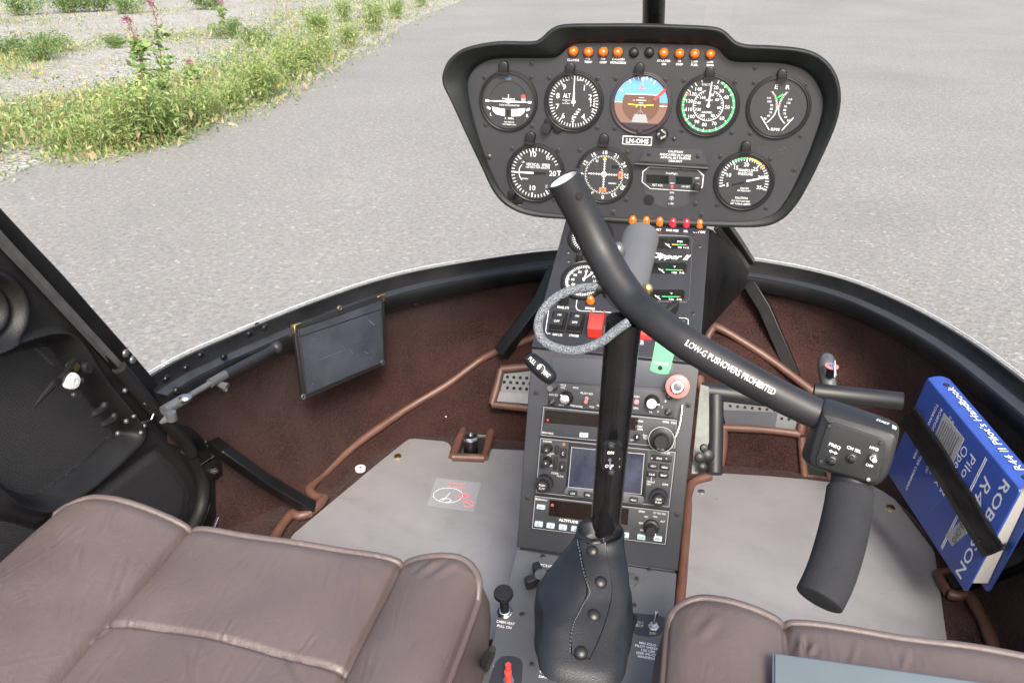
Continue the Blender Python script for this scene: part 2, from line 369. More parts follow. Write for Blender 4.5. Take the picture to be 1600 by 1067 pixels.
def tag(o, label=None, cat=None, group=None, kind=None):
    for k, v in (('label', label), ('category', cat), ('group', group), ('kind', kind)):
        if v: o[k] = v
    return o
def thing(name, label, cat, loc=(0, 0, 0), group=None):
    o = bpy.data.objects.new(name, None); COL.objects.link(o); o.location = loc; o.empty_display_size = .05
    return tag(o, label, cat, group)
def T(mb, fr, s, x, y, cap, mat_='white_paint', width=None, align='C', rot=0, h=.0006, bold=0, slant=0):
    """lettering on a plane: centre and cap height in photograph pixels"""
    mb.use(mat_); return mb.text(fr.at(x, y), s, cap*fr.sy(x, y), h, align, width*fr.sx(x, y) if width else None, rot, bold, slant)
def squiggle(mb, fr, x, y, width, cap, mat_='white_paint', h=.0006):
    """illegible fine print: broken strokes"""
    mb.use(mat_); x0 = x-width/2; s_ = fr.sx(x, y)
    while x0 < x+width/2-1:
        g = random.uniform(1.0, 2.4); M_ = fr.at(x0+g/2, y)
        mb.bar(M_, (-g*s_/2, random.uniform(-.3, .3)*cap*s_), (g*s_/2, random.uniform(-.3, .3)*cap*s_), cap*s_*random.uniform(.35, .8), h-.0002, h); x0 += g+random.uniform(.3, 1.0)
def screw(fr, x, y, rpx, parent, h=0, m_='screw_dark'):
    mb = MB(m_); M_ = fr.at(x, y, h, random.uniform(0, 1.5)); r_ = rpx*fr.sx(x, y)
    mb.lathe(M_, [(r_, -.0006), (r_, .0004), (r_*.8, .0011), (r_*.01, .0014)], 14)
    mb.use('hole_black'); mb.bar(M_, (-r_*.55, 0), (r_*.55, 0), r_*.28, .0008, .00165); mb.bar(M_, (0, -r_*.55), (0, r_*.55), r_*.28, .0008, .00162)
    return mb.build('screw', parent)
# ================================================================ GROUND
edge_px = [(0, 284), (42, 264), (84, 253), (120, 251), (152, 252), (175, 247), (197, 243), (239, 231), (265, 226), (290, 218), (329, 202), (350, 192), (374, 183), (420, 166), (462, 143), (497, 124), (533, 104), (565, 82), (597, 62), (620, 47), (645, 34), (685, 16), (724, 0)]
EDGE = [at_z(x, y, 0) for x, y in edge_px]
EDGE = catmull(EDGE, 4)
for p in EDGE[1:-1]: p.x += random.uniform(-.03, .03); p.y += random.uniform(-.03, .03)
d0 = (EDGE[-1]-EDGE[-8]).normalized()
g = MB('gravel_soil'); g.add([(-300, -300, 0), (300, -300, 0), (300, 300, 0), (-300, 300, 0)], [(0, 1, 2, 3)])
tag(g.build('ground'), kind='structure')
a = MB('asphalt_grey')
poly = [Vector((-30, -40, 0)), Vector((-9, 0, 0))] + EDGE + [EDGE[-1]+d0*60+Vector((20, 0, 0)), Vector((90, 160, 0)), Vector((200, 150, 0)), Vector((200, -40, 0))]
bm = bmesh.new(); vs = [bm.verts.new((p.x, p.y, .004)) for p in poly]; bm.faces.new(vs); bmesh.ops.triangulate(bm, faces=bm.faces)
me = bpy.data.meshes.new('asphalt'); bm.normal_update(); bm.to_mesh(me); bm.free(); me.materials.append(MATS['asphalt_grey'])
o = bpy.data.objects.new('asphalt', me); COL.objects.link(o); tag(o, kind='structure')
# ---------------------------------------------------------------- vegetation
EA = np.array([(p.x, p.y) for p in EDGE])
def edge_dist(P):
    """distance from the asphalt edge, positive on the planted side"""
    a_, b_ = EA[:-1], EA[1:]; d = b_-a_; best = np.full(len(P), 1e9); sg = np.zeros(len(P))
    for i in range(len(d)):
        t = np.clip(((P-a_[i])@d[i])/(d[i]@d[i]), 0, 1); q = P-(a_[i]+t[:, None]*d[i]); dist = np.hypot(q[:, 0], q[:, 1])
        cr = d[i, 0]*(P[:, 1]-a_[i, 1])-d[i, 1]*(P[:, 0]-a_[i, 0]); mk = dist < best; best[mk] = dist[mk]; sg[mk] = np.sign(cr[mk])
    return best*sg
def leaf_cloud(base, n_per, size, height, spread, up=.5):
    """base (N,3): per point n_per small diamond leaves. Returns verts, quads"""
    N = len(base)*n_per; B = np.repeat(base, n_per, 0)
    hh = np.repeat(height, n_per) if hasattr(height, '__len__') else np.full(N, height); ss = np.repeat(spread, n_per) if hasattr(spread, '__len__') else np.full(N, spread)
    c = B + np.stack([RNG.normal(0, 1, N)*ss, RNG.normal(0, 1, N)*ss, RNG.random(N)**1.3*hh], 1)
    d = RNG.normal(0, 1, (N, 3)); d[:, 2] = np.abs(d[:, 2])*up+.15; d /= np.linalg.norm(d, axis=1)[:, None]
    q = np.cross(d, RNG.normal(0, 1, (N, 3))); q /= np.linalg.norm(q, axis=1)[:, None]
    L = size*RNG.uniform(.5, 1.4, N)[:, None]; W_ = L*RNG.uniform(.16, .36, N)[:, None]
    V = np.stack([c-d*L*.5, c+q*W_*.5, c+d*L*.5, c-q*W_*.5], 1).reshape(-1, 3); V[:, 2] = np.maximum(V[:, 2], .005)
    return V, np.arange(4*N).reshape(N, 4)
def leaf_object(name, clouds, mats_, parent=None):
    me = bpy.data.meshes.new(name); V = np.concatenate([c[0] for c in clouds]); F = []; o_ = 0; mi = []
    for k, (v, f) in enumerate(clouds): F.append(f+o_); o_ += len(v); mi += [k]*len(f)
    F = np.concatenate(F); me.from_pydata(V.tolist(), [], F.tolist())
    for m_ in mats_: me.materials.append(MATS[m_])
    me.polygons.foreach_set('material_index', mi); me.update()
    ob = bpy.data.objects.new(name, me); COL.objects.link(ob)
    if parent: ob.parent = parent
    return ob
def lnoise(P, f, seed):
    r_ = np.random.default_rng(seed); out = np.zeros(len(P))
    for k in range(9):
        a_ = r_.uniform(0, 6.28); ff = f*r_.uniform(.5, 2.0); out += np.sin((P[:, 0]*math.cos(a_)+P[:, 1]*math.sin(a_))*ff+r_.uniform(0, 6.28))
    return out/3
# candidate points, spread evenly over the picture's planted corner and carried to the ground
N = 80000; px_ = RNG.uniform(-250, 760, N); py_ = RNG.uniform(-60, 300, N)
cand = np.array([tuple(at_z(x, y, 0)) for x, y in zip(px_, py_)]); P2 = cand[:, :2]; ed = edge_dist(P2)
rng_ = np.hypot(P2[:, 0], P2[:, 1]); strip = .55+.10*rng_
dens = np.where(ed < strip, .62, np.clip((lnoise(P2, 2.2, 3)-.05)*.9, .03, .8)); dens = np.where((ed > strip*2.4) & (ed < strip*7), dens*.8, dens); dens = np.where(ed > strip*7, np.maximum(dens, .4), dens)
dens = np.where((px_ < 85) & (ed < .55) & (py_ > 225), .04, dens)
keep = (ed > .02) & (RNG.random(N) < dens*.7) & (rng_ < 60)
b_ = cand[keep]; e_ = ed[keep]; r_ = rng_[keep]; k1 = RNG.random(len(b_))
hgt = np.where(e_ < .55+.1*r_, .10+.10*RNG.random(len(b_)), .05+.05*RNG.random(len(b_)))*(1+.02*r_)*np.clip(e_/.25, .3, 1)
leaf_sz = .045
def sub(mask, n, sz, up): return leaf_cloud(b_[mask], n, sz, hgt[mask], .05+.010*r_[mask], up)
tag(leaf_object('ground_cover', [sub(k1 < .38, 7, .040, .9), sub((k1 >= .38) & (k1 < .68), 7, .042, 1.6), sub((k1 >= .68) & (k1 < .84), 6, .04, .6), sub(k1 >= .84, 4, .08, 3.5)],
    ['leaf_green', 'leaf_lime', 'leaf_dark', 'dry_stalk']), 'low grass and weeds patchy over the gravel beside the asphalt', 'ground cover', kind='stuff')
def make_weed(name, label, kind, hgt_, wid, mats_, group):
    t = thing(name, label, 'plant', (0, 0, 0), group)
    st = MB('dry_stalk'); cl = []
    for k in range(9):
        a_ = random.uniform(0, 6.28); lean = random.uniform(.1, .6)*wid; h_ = hgt_*random.uniform(.55, 1.05); tip = Vector((math.cos(a_)*lean, math.sin(a_)*lean, h_)); b0 = Vector((math.cos(a_)*wid*.2, math.sin(a_)*wid*.2, 0))
        pts = [b0.lerp(tip, i/5)+Vector((0, 0, 0)) for i in range(6)]; st.tube(pts, [.006, .005, .0045, .004, .003, .002], 5)
        pp_ = np.array([tuple(b0.lerp(tip, random.random()**.6)) for _ in range(26)]); cl.append(pp_)
    st.build('stalk', t)
    al = np.concatenate(cl); q = RNG.random(len(al)) < .6
    leaf_object('foliage', [leaf_cloud(al[q]-np.array([0, 0, .03]), 8, .038, .09, .06, .8), leaf_cloud(al[~q]-np.array([0, 0, .03]), 8, .045, .08, .06, .6)], mats_, t)
    return t
def copy_tree(t, loc, rz, sc, label=None, group=None):
    c = t.copy(); COL.objects.link(c); c.location = loc; c.rotation_euler = (0, 0, rz); c.scale = (sc,)*3
    if label: c['label'] = label
    if group: c['group'] = group
    for ch in t.children:
        k = ch.copy(); COL.objects.link(k); k.parent = c
        for g_ in ch.children: q = g_.copy(); COL.objects.link(q); q.parent = k
    return c
wl = 'bushy yellow-green weed growing along the edge of the asphalt'; wg = 'leafy weeds along the asphalt edge'
weed_a = make_weed('roadside_weed', wl, 0, .50, .30, ['leaf_lime', 'leaf_green'], wg)
weed_b = make_weed('roadside_weed', wl, 1, .42, .34, ['leaf_green', 'leaf_lime'], wg)
spots = [(205, 232, 1.0), (240, 226, 1.15), (275, 214, 1.0), (300, 203, .85), (330, 190, .8), (362, 174, .9), (395, 160, .95), (425, 150, 1.0), (452, 130, 1.15), (480, 116, 1.05), (512, 97, 1.0), (545, 76, 1.1), (585, 50, 1.1), (618, 30, 1.2), (655, 12, 1.2), (500, 60, 1.1), (540, 35, 1.2), (440, 95, .9), (150, 238, .6), (100, 236, .6)]
for i, (x, y, s_) in enumerate(spots):
    p = at_z(x, y, 0); src = weed_a if i % 2 == 0 else weed_b
    if i < 2: src.location = p; src.scale = (s_,)*3; src.rotation_euler = (0, 0, i)
    else: copy_tree(src, p, i*2.3, s_*(.72 if i % 3 else .95))
wl2 = 'low dark green shrub out on the gravel, away from the asphalt'; wg2 = 'dark shrubs on the gravel'
weed_c = make_weed('gravel_shrub', wl2, 2, .34, .50, ['leaf_dark', 'leaf_green'], wg2)
for i, (x, y, s_) in enumerate([(20, 88, .9), (55, 95, .95), (80, 82, .8), (115, 20, 1.4), (150, 18, 1.4), (130, 8, 1.6), (40, 25, 1.3), (185, 75, .6), (355, 60, .9), (395, 75, .9), (205, 22, 1.2), (330, 15, 1.3)]):
    p = at_z(x, y, 0)
    if i == 0: weed_c.location = p; weed_c.scale = (s_,)*3
    else: copy_tree(weed_c, p, i*1.7, s_)
def fireweed(label, base, pts, rr):
    """tall willowherb: base px, then stem px with a little depth"""
    b0 = at_z(*base, 0); t = thing('fireweed', label, 'flower', b0); d = (b0-CAM).dot(FW)
    P = catmull([b0]+[at_d(x, y, d+.03*i) for i, (x, y) in enumerate(pts)], 6); st = MB('stem_red'); n_ = len(P)
    st.tube(P, [rr*(1-.75*i/n_) for i in range(n_)], 6); st.build('stem', t)
    lo = np.array([tuple(P[i]-b0) for i in range(1, int(n_*.62)) for _ in range(5)]); hi = np.array([tuple(P[i]-b0) for i in range(int(n_*.60), n_) for _ in range(2)])
    leaf_object('foliage', [leaf_cloud(lo, 3, .085, .03, .035, .35)], ['leaf_green'], t)
    fl = hi[::2]; leaf_object('blossom', [leaf_cloud(fl, 7, .030, .03, .018, .5), leaf_cloud(hi[-max(8, len(hi)//3):], 5, .036, .03, .02, .5)], ['stem_red', 'flower_pink'], t)
fireweed('tall pink fireweed stalk nearest the asphalt, the higher of the pair', (270, 213), [(258, 160), (253, 112), (247, 50), (240, 18), (231, 2)], .007)
fireweed('pink fireweed stalk leaning left, the shorter of the pair', (236, 220), [(226, 160), (219, 95), (213, 68), (205, 45), (197, 31)], .007)
fireweed('small distant fireweed stalk at the top of the gravel', (349, 45), [(348, 25), (346, 10), (345, 3)], .008)
fireweed('short reddish fireweed stalk between the tall pair and the asphalt curve', (299, 150), [(299, 125), (297, 105), (296, 98)], .006)
proto = None
for i, (x, y) in enumerate([(118, 110), (134, 128), (163, 115), (70, 128), (45, 55), (138, 140), (95, 176), (5, 105), (320, 77), (377, 36), (567, 37), (440, 145), (325, 140), (516, 92), (605, 40), (270, 24), (288, 90), (420, 40)]):
    p = at_z(x, y+6, 0)
    if proto is None:
        t = thing('yellow_flower', 'small yellow wildflower on a thin stem among the weeds', 'flower', p, 'yellow wildflowers on the gravel'); proto = t
        st = MB('dry_stalk'); st.tube([(p.x, p.y, 0), (p.x+.01, p.y, .07)], .0015, 5); st.build('stem', t)
        leaf_object('blossom', [leaf_cloud(np.array([[.01, 0, .07]]*2), 4, .026, .02, .012, .3)], ['flower_yellow'], t)
    else: copy_tree(proto, p, i, random.uniform(.8, 1.3)*(1+.03*p.y))
# ================================================================ CABIN
def zr(x, y, z): return at_z(x, y, EYE+z)
heli = thing('helicopter_cabin', 'open helicopter cockpit with maroon carpeted nose, black window frame and black left door', 'helicopter', (-.08, .8, .53))
ARCH = [(-.7045, .862), (-.7025, .885), (-.688, .943), (-.643, 1.049), (-.588, 1.163), (-.518, 1.274), (-.428, 1.364), (-.259, 1.482), (-.08, 1.525), (.112, 1.513), (.251, 1.463), (.342, 1.373), (.412, 1.252), (.46, 1.115), (.495, .98), (.515, .80), (.525, .6)]
ARCH = catmull([(x, y, EYE-.55) for x, y in ARCH], 6)
def inward(P):
    out = []
    for i in range(len(P)):
        t = (P[min(i+1, len(P)-1)]-P[max(i-1, 0)]).normalized(); out.append(Vector((t.y, -t.x, 0)).normalized())
    return out
AN = inward(ARCH)
prof = [(0, 0), (.0015, -.003), (.005, -.018), (.008, -.0205), (.026, -.022), (.0285, -.0245), (.030, -.046), (.026, -.050), (-.006, -.048), (-.008, -.002)]
fr = MB('frame_black'); fr.rings([[p+n_*u+Vector((0, 0, z)) for u, z in prof] for p, n_ in zip(ARCH, AN)], closed=True)
wf = fr.build('window_frame', heli, smooth=50)
fl_ = MB('panel_plate'); fl_.rings([[p+n_*u+Vector((0, 0, z)) for u, z in ((.0085, -.0200), (.0255, -.0214))] for p, n_ in zip(ARCH, AN)], closed=False); fl_.build('ledge_highlight', heli)  # paler strip over the black ledge: its glossy highlight painted as colour
def rivet(parent, p, n_, r_=.0045, m_='frame_black', name='rivet'):
    q = n_.to_track_quat('Z', 'Y').to_matrix().to_4x4(); q.translation = p; mb = MB(m_); mb.lathe(q, [(r_, -.001), (r_, .0008), (r_*.75, .0026), (r_*.05, .0034)], 12); return mb.build(name, parent)
AF = [p+n_*.027+Vector((0, 0, -.034)) for p, n_ in zip(ARCH, AN)]
def near_arch(x, y, lst): return min(range(len(lst)), key=lambda i: (Vector(proj(lst[i]))-Vector((x, y))).length)
def proj(p): q = p-CAM; d = q.dot(FW); return (800+FPX*q.dot(RT)/d, 533.5-FPX*q.dot(UP)/d)
for x, y in [(291, 575), (314, 555), (260, 592), (390, 522), (414, 512), (276, 610), (350, 558)]:
    i = near_arch(x, y, AF); n_ = AN[i]; p = at_p(x, y, ARCH[i]+n_*.030, n_); rivet(wf, p, n_, .0055)
for x, y in [(402, 507), (421, 507), (594, 444), (375, 530), (290, 577)]:
    i = near_arch(x, y, ARCH); rivet(wf, zr(x, y, -.572), Vector((0, 0, 1)), .004)
# windscreen: clear acrylic with a pale polished edge
def top_of(p, f):
    t = Vector((p.x*.92-.006, .1+(p.y-.1)*.56, 1.72)); q = p.lerp(t, f); out = Vector((p.x+.08, p.y-.75, 0)).normalized(); return q+out*.085*math.sin(math.pi*f)
half = len(ARCH)//2
for name, sl in (('windscreen', ARCH[:half+3]), ('windscreen', ARCH[half+3:])):
    mb = MB('clear_acrylic'); rows = [[top_of(p+Vector((0, 0, .002)), k/8) for p in sl] for k in range(9)]; mb.rings(rows, closed=False)
    ws = mb.build(name, heli, recalc=False)
    e = MB('clear_edge'); e.tube([p-n_*.007+Vector((0, 0, .0035)) for p, n_ in zip(ARCH, AN) if p in sl], .0008, 6); e.build('edge', ws)
pm = MB('tube_gloss'); pc = ARCH[half+2]
pm.tube(catmull([(-.083, 1.51, .84), (-.083, 1.43, 1.06), (-.084, 1.325, 1.265), (-.0855, 1.22, 1.42), (-.087, 1.05, 1.60), (-.09, .86, 1.72)], 5), .0165, 12)
pm.build('windscreen_post', heli)
# carpeted nose, toe slope and floor
LB = [(-.708, .925, -.872), (-.665, .985, -.872), (-.601, 1.074, -.87), (-.56, 1.196, -.85), (-.491, 1.289, -.82), (-.428, 1.337, -.79), (-.366, 1.396, -.75), (-.277, 1.393, -.70), (-.18, 1.42, -.685), (-.08, 1.43, -.68), (.065, 1.42, -.665), (.235, 1.385, -.74), (.32, 1.33, -.79), (.40, 1.24, -.83), (.46, 1.12, -.86), (.475, 1.0, -.87), (.48, .80, -.87), (.48, .5, -.87)]
LC = [(-.69, .90), (-.60, .96), (-.555, 1.08), (-.53, 1.19), (-.48, 1.275), (-.42, 1.29), (-.36, 1.30), (-.30, 1.305), (-.18, 1.31), (-.08, 1.31), (.07, 1.31), (.2, 1.32), (.33, 1.315), (.40, 1.24), (.43, 1.1), (.435, 1.0), (.43, .8), (.43, .5)]
def resample(P, n):
    P = [Vector(p) for p in P]; L = [0]
    for a_, b2 in zip(P, P[1:]): L.append(L[-1]+(b2-a_).length)
    out = []
    for k in range(n):
        s_ = L[-1]*k/(n-1); i = max(j for j in range(len(P)) if L[j] <= s_+1e-9); i = min(i, len(P)-2); out.append(P[i].lerp(P[i+1], (s_-L[i])/(L[i+1]-L[i])))
    return out
NB = 91
B_ = resample(catmull([(x, y, EYE+z) for x, y, z in LB], 5), NB); C_ = resample(catmull([(x, y, EYE-.872) for x, y in LC], 5), NB)
A_ = resample([p+n_*.018+Vector((0, 0, -.044)) for p, n_ in zip(ARCH, AN)], NB)
rows = []
for k in range(9): rows.append([a_.lerp(b2, k/8)+Vector((a_.x+.08, a_.y-.7, 0)).normalized()*(.028*math.sin(math.pi*k/8)) for a_, b2 in zip(A_, B_)])
for k in range(1, 6): rows.append([b2.lerp(c_, k/5)+Vector((0, 0, -.012*math.sin(math.pi*k/5))) for b2, c_ in zip(B_, C_)])
cm = MB('carpet_maroon'); cm.rings(rows, closed=False); cm.build('nose_carpet', heli, smooth=80)
cf = MB('carpet_maroon'); cf.prism(Matrix.Translation((0, 0, EYE-.90)), [(-.69, .1), (.53, .1), (.53, 1.32), (-.56, 1.32), (-.56, 1.1), (-.70, .95), (-.735, .80), (-.735, .1)], 0, .0265); cf.build('floor_carpet', heli)
# leather-covered carpet edges
def trim(P, r_=.0072, name='trim_piping', ctrl=5):
    mb = MB('piping_brown'); Q = catmull(P, ctrl) if ctrl else [Vector(p) for p in P]
    mb.tube(Q, [r_*(1+.05*math.sin(i*.9)) for i in range(len(Q))], 12); return mb.build(name, heli, smooth=60)
up = Vector((0, 0, .004))
trim([zr(850, 522, -.69)+up]+[zr(x, y, z)+up for x, y, z in [(830, 532, -.70), (760, 560, -.75), (700, 603, -.79), (640, 639, -.82), (560, 695, -.85), (505, 745, -.868), (486, 764, -.868)]])
trim([zr(x, y, -.866) for x, y in [(484, 762), (487, 772), (507, 779)]], .008, ctrl=3); trim([zr(x, y, -.866) for x, y in [(507, 777), (497, 790), (484, 801)]], .008, ctrl=3)
trim([zr(x, y, -.866) for x, y in [(486, 801), (468, 806), (456, 801)]], .008, ctrl=3); trim([zr(x, y, -.866) for x, y in [(456, 802), (440, 822), (424, 850), (395, 900)]], .008)
trim([zr(x, y, z)+up for x, y, z in [(1112, 512, -.655), (1135, 522, -.662), (1200, 563, -.70), (1266, 612, -.735), (1300, 640, -.755)]])
trim([zr(1104, 545, -.68), zr(1105, 528, -.665), zr(1113, 513, -.652)], .007)
trim([zr(1092, 590, -.70), zr(1096, 606, -.71), zr(1112, 614, -.71)], .009)
trim([zr(x, y, -.864) for x, y in [(1492, 893), (1477, 895), (1467, 898), (1473, 910), (1483, 926)]], .0085); trim([zr(x, y, -.864) for x, y in [(1482, 927), (1495, 931), (1510, 929), (1520, 940)]], .0085)
trim([zr(x, y, -.864) for x, y in [(1518, 937), (1534, 965), (1551, 1006), (1562, 1040)]], .0085)
trim([zr(x, y, -.866) for x, y in [(1110, 744), (1085, 752), (1076, 768), (1074, 800), (1068, 880), (1060, 960)]], .0075)
TOE = Frame(Vector((-.3, 1.305, EYE-.872)), (1, 0, 0), (0, .66, .75))
def toe(x, y, h=.004): return at_p(x, y, TOE.o+TOE.n*h, TOE.n)
def rect_trim(P, f, r_=.0075):
    for a_, b2 in zip(P, P[1:]+P[:1]): trim([f(*a_), f((a_[0]+b2[0])/2+random.uniform(-1, 1), (a_[1]+b2[1])/2+random.uniform(-1, 1)), f(*b2)], r_, ctrl=3)
# perforated outlet on the toe slope, left of the console
for i in [0]:
    mb = MB('vent_grey'); f2 = Frame(TOE.o+TOE.n*.028, TOE.ex, TOE.ey); mb.prism(f2.M, f2.pts([(787, 580), (850, 577), (848, 640), (772, 634)]), -.004, .0006)
    mb.use('hole_black')
    for rr_, yy in enumerate((589, 597, 606)):
        for k in range(6): mb.prism(f2.at(793+k*10-(rr_ % 2)*5, yy+k*.6), circ(2.6*f2.sx(800, 590), 12), .0002, .0012)
    mb.use('grey_metal'); mb.prism(f2.M, f2.pts([(780, 612), (850, 616), (850, 640), (775, 636)]), 0, .006)
    mb.build('air_outlet', heli, bevel=.0006)
rect_trim([(783, 577), (840, 572), (846, 640), (769, 632)], lambda x, y: toe(x, y, .032), .0078)
# slot with pedal socket
mb = MB('hole_black'); fl = Frame(Vector((0, 0, EYE-.8725)), (1, 0, 0), (0, 1, 0)); mb.prism(fl.M, fl.pts([(731, 662), (770, 662), (756, 716), (707, 716)]), 0, .0006)
mb.use('grey_metal'); mb.prism(fl.M, fl.pts([(735, 668), (745, 668), (728, 712), (720, 712)]), 0, .004); mb.use('bulkhead_grey'); mb.prism(fl.M, fl.pts([(745, 668), (768, 668), (765, 684), (741, 684)]), 0, .005)
mb.build('pedal_slot', heli)
rect_trim([(730, 660), (771, 661), (757, 716), (707, 714)], lambda x, y: zr(x, y, -.866), .0078)
mb = MB('tube_gloss'); p = zr(736, 712, -.875); mb.cyl(Matrix.Translation(p), .0135, 0, .040, 20); mb.use('chrome'); mb.lathe(Matrix.Translation(p), [(.0138, .038), (.0145, .042), (.011, .044), (.0105, .036), (.001, .035)], 20); mb.build('pedal_socket', heli)
# right side recess with grey perforated plate
fr2 = Frame(Vector((.15, 1.325, EYE-.86)), (1, 0, 0), (0, .35, .94)); mb = MB('vent_grey'); mb.prism(fr2.M, fr2.pts([(1128, 622), (1256, 640), (1250, 678), (1135, 668)]), -.01, .0)
mb.use('hole_black')
for k in range(10):
    for yy in (634, 646): mb.prism(fr2.at(1141+k*11.5, yy+k*1.1), circ(2.4*fr2.sx(1200, 640), 10), -.001, .0007)
mb.use('blank_plate'); mb.prism(fr2.M, fr2.pts([(1128, 640), (1215, 644), (1210, 676), (1135, 668)]), 0, .003)
mb.build('air_outlet', heli)
for P in ([(1130, 668), (1190, 671), (1250, 678)], [(1250, 678), (1253, 660), (1257, 640)], [(1131, 668), (1130, 700), (1124, 744)], [(1252, 682), (1254, 715), (1257, 745)], [(1257, 746), (1275, 749), (1296, 751)], [(1296, 751), (1297, 730), (1296, 690)]):
    trim([at_p(x, y, fr2.o+fr2.n*.004, fr2.n) for x, y in P], .0072, ctrl=4)
mb = MB('carpet_maroon'); mb.prism(fr2.M, fr2.pts([(1131, 668), (1252, 679), (1256, 748), (1124, 746)]), -.02, .001); mb.build('step_carpet', heli)
mb = MB('hole_black'); mb.prism(fr2.M, fr2.pts([(1256, 684), (1297, 688), (1297, 750), (1257, 746)]), -.02, .0005); mb.build('pedal_slot', heli)
mb = MB('bulkhead_grey'); mb.rings([[at_d(*q) for q in L] for L in ([(1094, 600, 1.22), (1108, 604, 1.22), (1108, 690, 1.17), (1090, 740, 1.14), (1080, 740, 1.14)], [(1094, 600, 1.27), (1108, 604, 1.27), (1108, 690, 1.22), (1090, 740, 1.19), (1080, 740, 1.19)])])
mb.build('console_bracket', heli, bevel=.001)
for (x, y, r_) in ((1100, 700, .006), (1094, 715, .008), (1106, 712, .009), (1098, 730, .007)):
    rivet(heli, at_d(x, y, 1.13), -FW, r_, 'latch_dark', 'bracket_bolt')
# braces
def brace(P, r_, m_='frame_black', n=4, flat=1, name='brace'):
    mb = MB(m_); mb.tube([Vector(p) for p in P], r_, n, flat=flat); return mb.build(name, heli, smooth=30, bevel=.002)
brace([(-.245, 1.462, .822), zr(846, 470, -.625), zr(783, 552, -.725)], .017)
brace([(.112, 1.494, .815), zr(1195, 482, -.625), zr(1242, 590, -.73)], .0165)
mb = MB('frame_black'); Q = [at_d(1108, 358, 1.13), at_d(1170, 412, 1.46), at_d(1160, 450, 1.45), at_d(1092, 525, 1.20)]; mb.rings([Q, [q+Vector((.004, .004, -.002)) for q in Q]]); mb.build('gusset_plate', heli)
brace([at_d(1122, 352, 1.12), at_d(1142, 382, 1.28), at_d(1166, 420, 1.45)], .009, 'grey_metal', 4, .5)
brace([at_d(1133, 350, 1.12), at_d(1153, 377, 1.28), at_d(1174, 409, 1.46)], .008, 'frame_black', 4)
b1 = brace([at_d(322, 684, 1.315), at_d(350, 706, 1.275), at_d(412, 750, 1.315), at_d(487, 794, 1.385)], .0135)
brace([zr(1640, 852, -.72), zr(1600, 872, -.76), zr(1545, 895, -.83), zr(1486, 913, -.858)], .0165)
# door frame and door
DF = Frame((-.70, .8, .8), (0, 1, 0), (0, 0, 1))
outer = [(-40, 278), (0, 322), (50, 376), (100, 429), (150, 486), (215, 560), (250, 602), (290, 650), (330, 693), (352, 722), (362, 752), (362, 790), (350, 818), (330, 850)]
inner = [(-40, 326), (0, 370), (50, 424), (100, 480), (160, 548), (200, 597), (240, 643), (285, 690), (310, 722), (327, 757), (329, 786), (320, 812), (306, 842), (296, 860)]
def c2(L, n=4): return [(p.x, p.y) for p in catmull([(x, y, 0) for x, y in L], n)]
mb = MB('frame_black'); mb.prism(DF.M, DF.pts(c2(outer)+list(reversed(c2(inner)))), -.03, .0, .003); dfm = mb.build('door_frame', heli)
for x, y in ((196, 552), (207, 562), (254, 615), (254, 630), (322, 690), (340, 692), (352, 738)): rivet(dfm, at_p(x, y, DF.o, DF.n), DF.n, .0058 if y < 570 else .0042, 'grey_metal' if y < 570 else 'frame_black')
DD = Frame((-.712, .8, .8), (0, 1, 0), (0, 0, 1))
def inside(x, y, P):
    c_ = False; j = len(P)-1
    for i in range(len(P)):
        if (P[i][1] > y) != (P[j][1] > y) and x < (P[j][0]-P[i][0])*(y-P[i][1])/(P[j][1]-P[i][1])+P[i][0]: c_ = not c_
        j = i
    return c_
def sdist(x, y, P):
    b = 1e9
    for i in range(len(P)):
        ax, ay = P[i-1]; bx, by = P[i]; dx, dy = bx-ax, by-ay; t = max(0, min(1, ((x-ax)*dx+(y-ay)*dy)/(dx*dx+dy*dy+1e-9))); b = min(b, math.hypot(x-ax-t*dx, y-ay-t*dy))
    return -b if inside(x, y, P) else b
def sstep(a_, b_, x): t = max(0, min(1, (x-a_)/(b_-a_))); return t*t*(3-2*t)
REC = c2([(-70, 590), (0, 553), (60, 532), (95, 527), (118, 540), (150, 590), (190, 640), (212, 668), (214, 682), (196, 702), (150, 745), (100, 782), (68, 792), (30, 782), (0, 757), (-40, 735), (-70, 720)], 4)
mid = [((a_[0]*.3+b_[0]*.7), (a_[1]*.3+b_[1]*.7)) for a_, b_ in zip(c2(outer), c2(inner))]
doorP = mid+[(250, 1000), (-80, 1100), (-80, 300)]
WOV = c2([(140, 778), (200, 735), (240, 706), (258, 712), (280, 738), (297, 765), (296, 790), (282, 820), (200, 880), (0, 1000), (-80, 1000), (-80, 800), (0, 812), (60, 830)], 3)
GX, GY = np.arange(-70, 345, 3.0), np.arange(290, 960, 3.0); mb = MB('door_black'); idx = {}
def door_h(x, y):
    s_ = sdist(x, y, REC); h = -.022*sstep(6, -16, s_)+.006*math.exp(-((s_-7)/4.5)**2)
    r_ = math.hypot(x+30, (y-487)*1.05); h += .008*math.exp(-((r_-66)/7)**2)-.006*sstep(62, 50, r_)+.006*math.exp(-((r_-44)/6)**2)-.006*sstep(38, 28, r_)
    return h-.004*sstep(14, 0, abs(sdist(x, y, WOV)))
for i, x in enumerate(GX):
    for j, y in enumerate(GY):
        if inside(x, y, doorP): idx[(i, j)] = len(mb.v); a_, b2 = DD.px(x, y); mb.v.append(DD.M @ Vector((a_, b2, door_h(x, y))))
for (i, j) in idx:
    q = [(i, j), (i, j+1), (i+1, j+1), (i+1, j)]
    if all(k in idx for k in q):
        mb.use('woven_black' if inside(GX[i]+1.5, GY[j]+1.5, WOV) or sdist(GX[i], GY[j], REC) < -17 else 'door_black'); mb.f.append(tuple(idx[k] for k in q)); mb.mi.append(mb.c)
door = mb.build('door', heli, smooth=70)
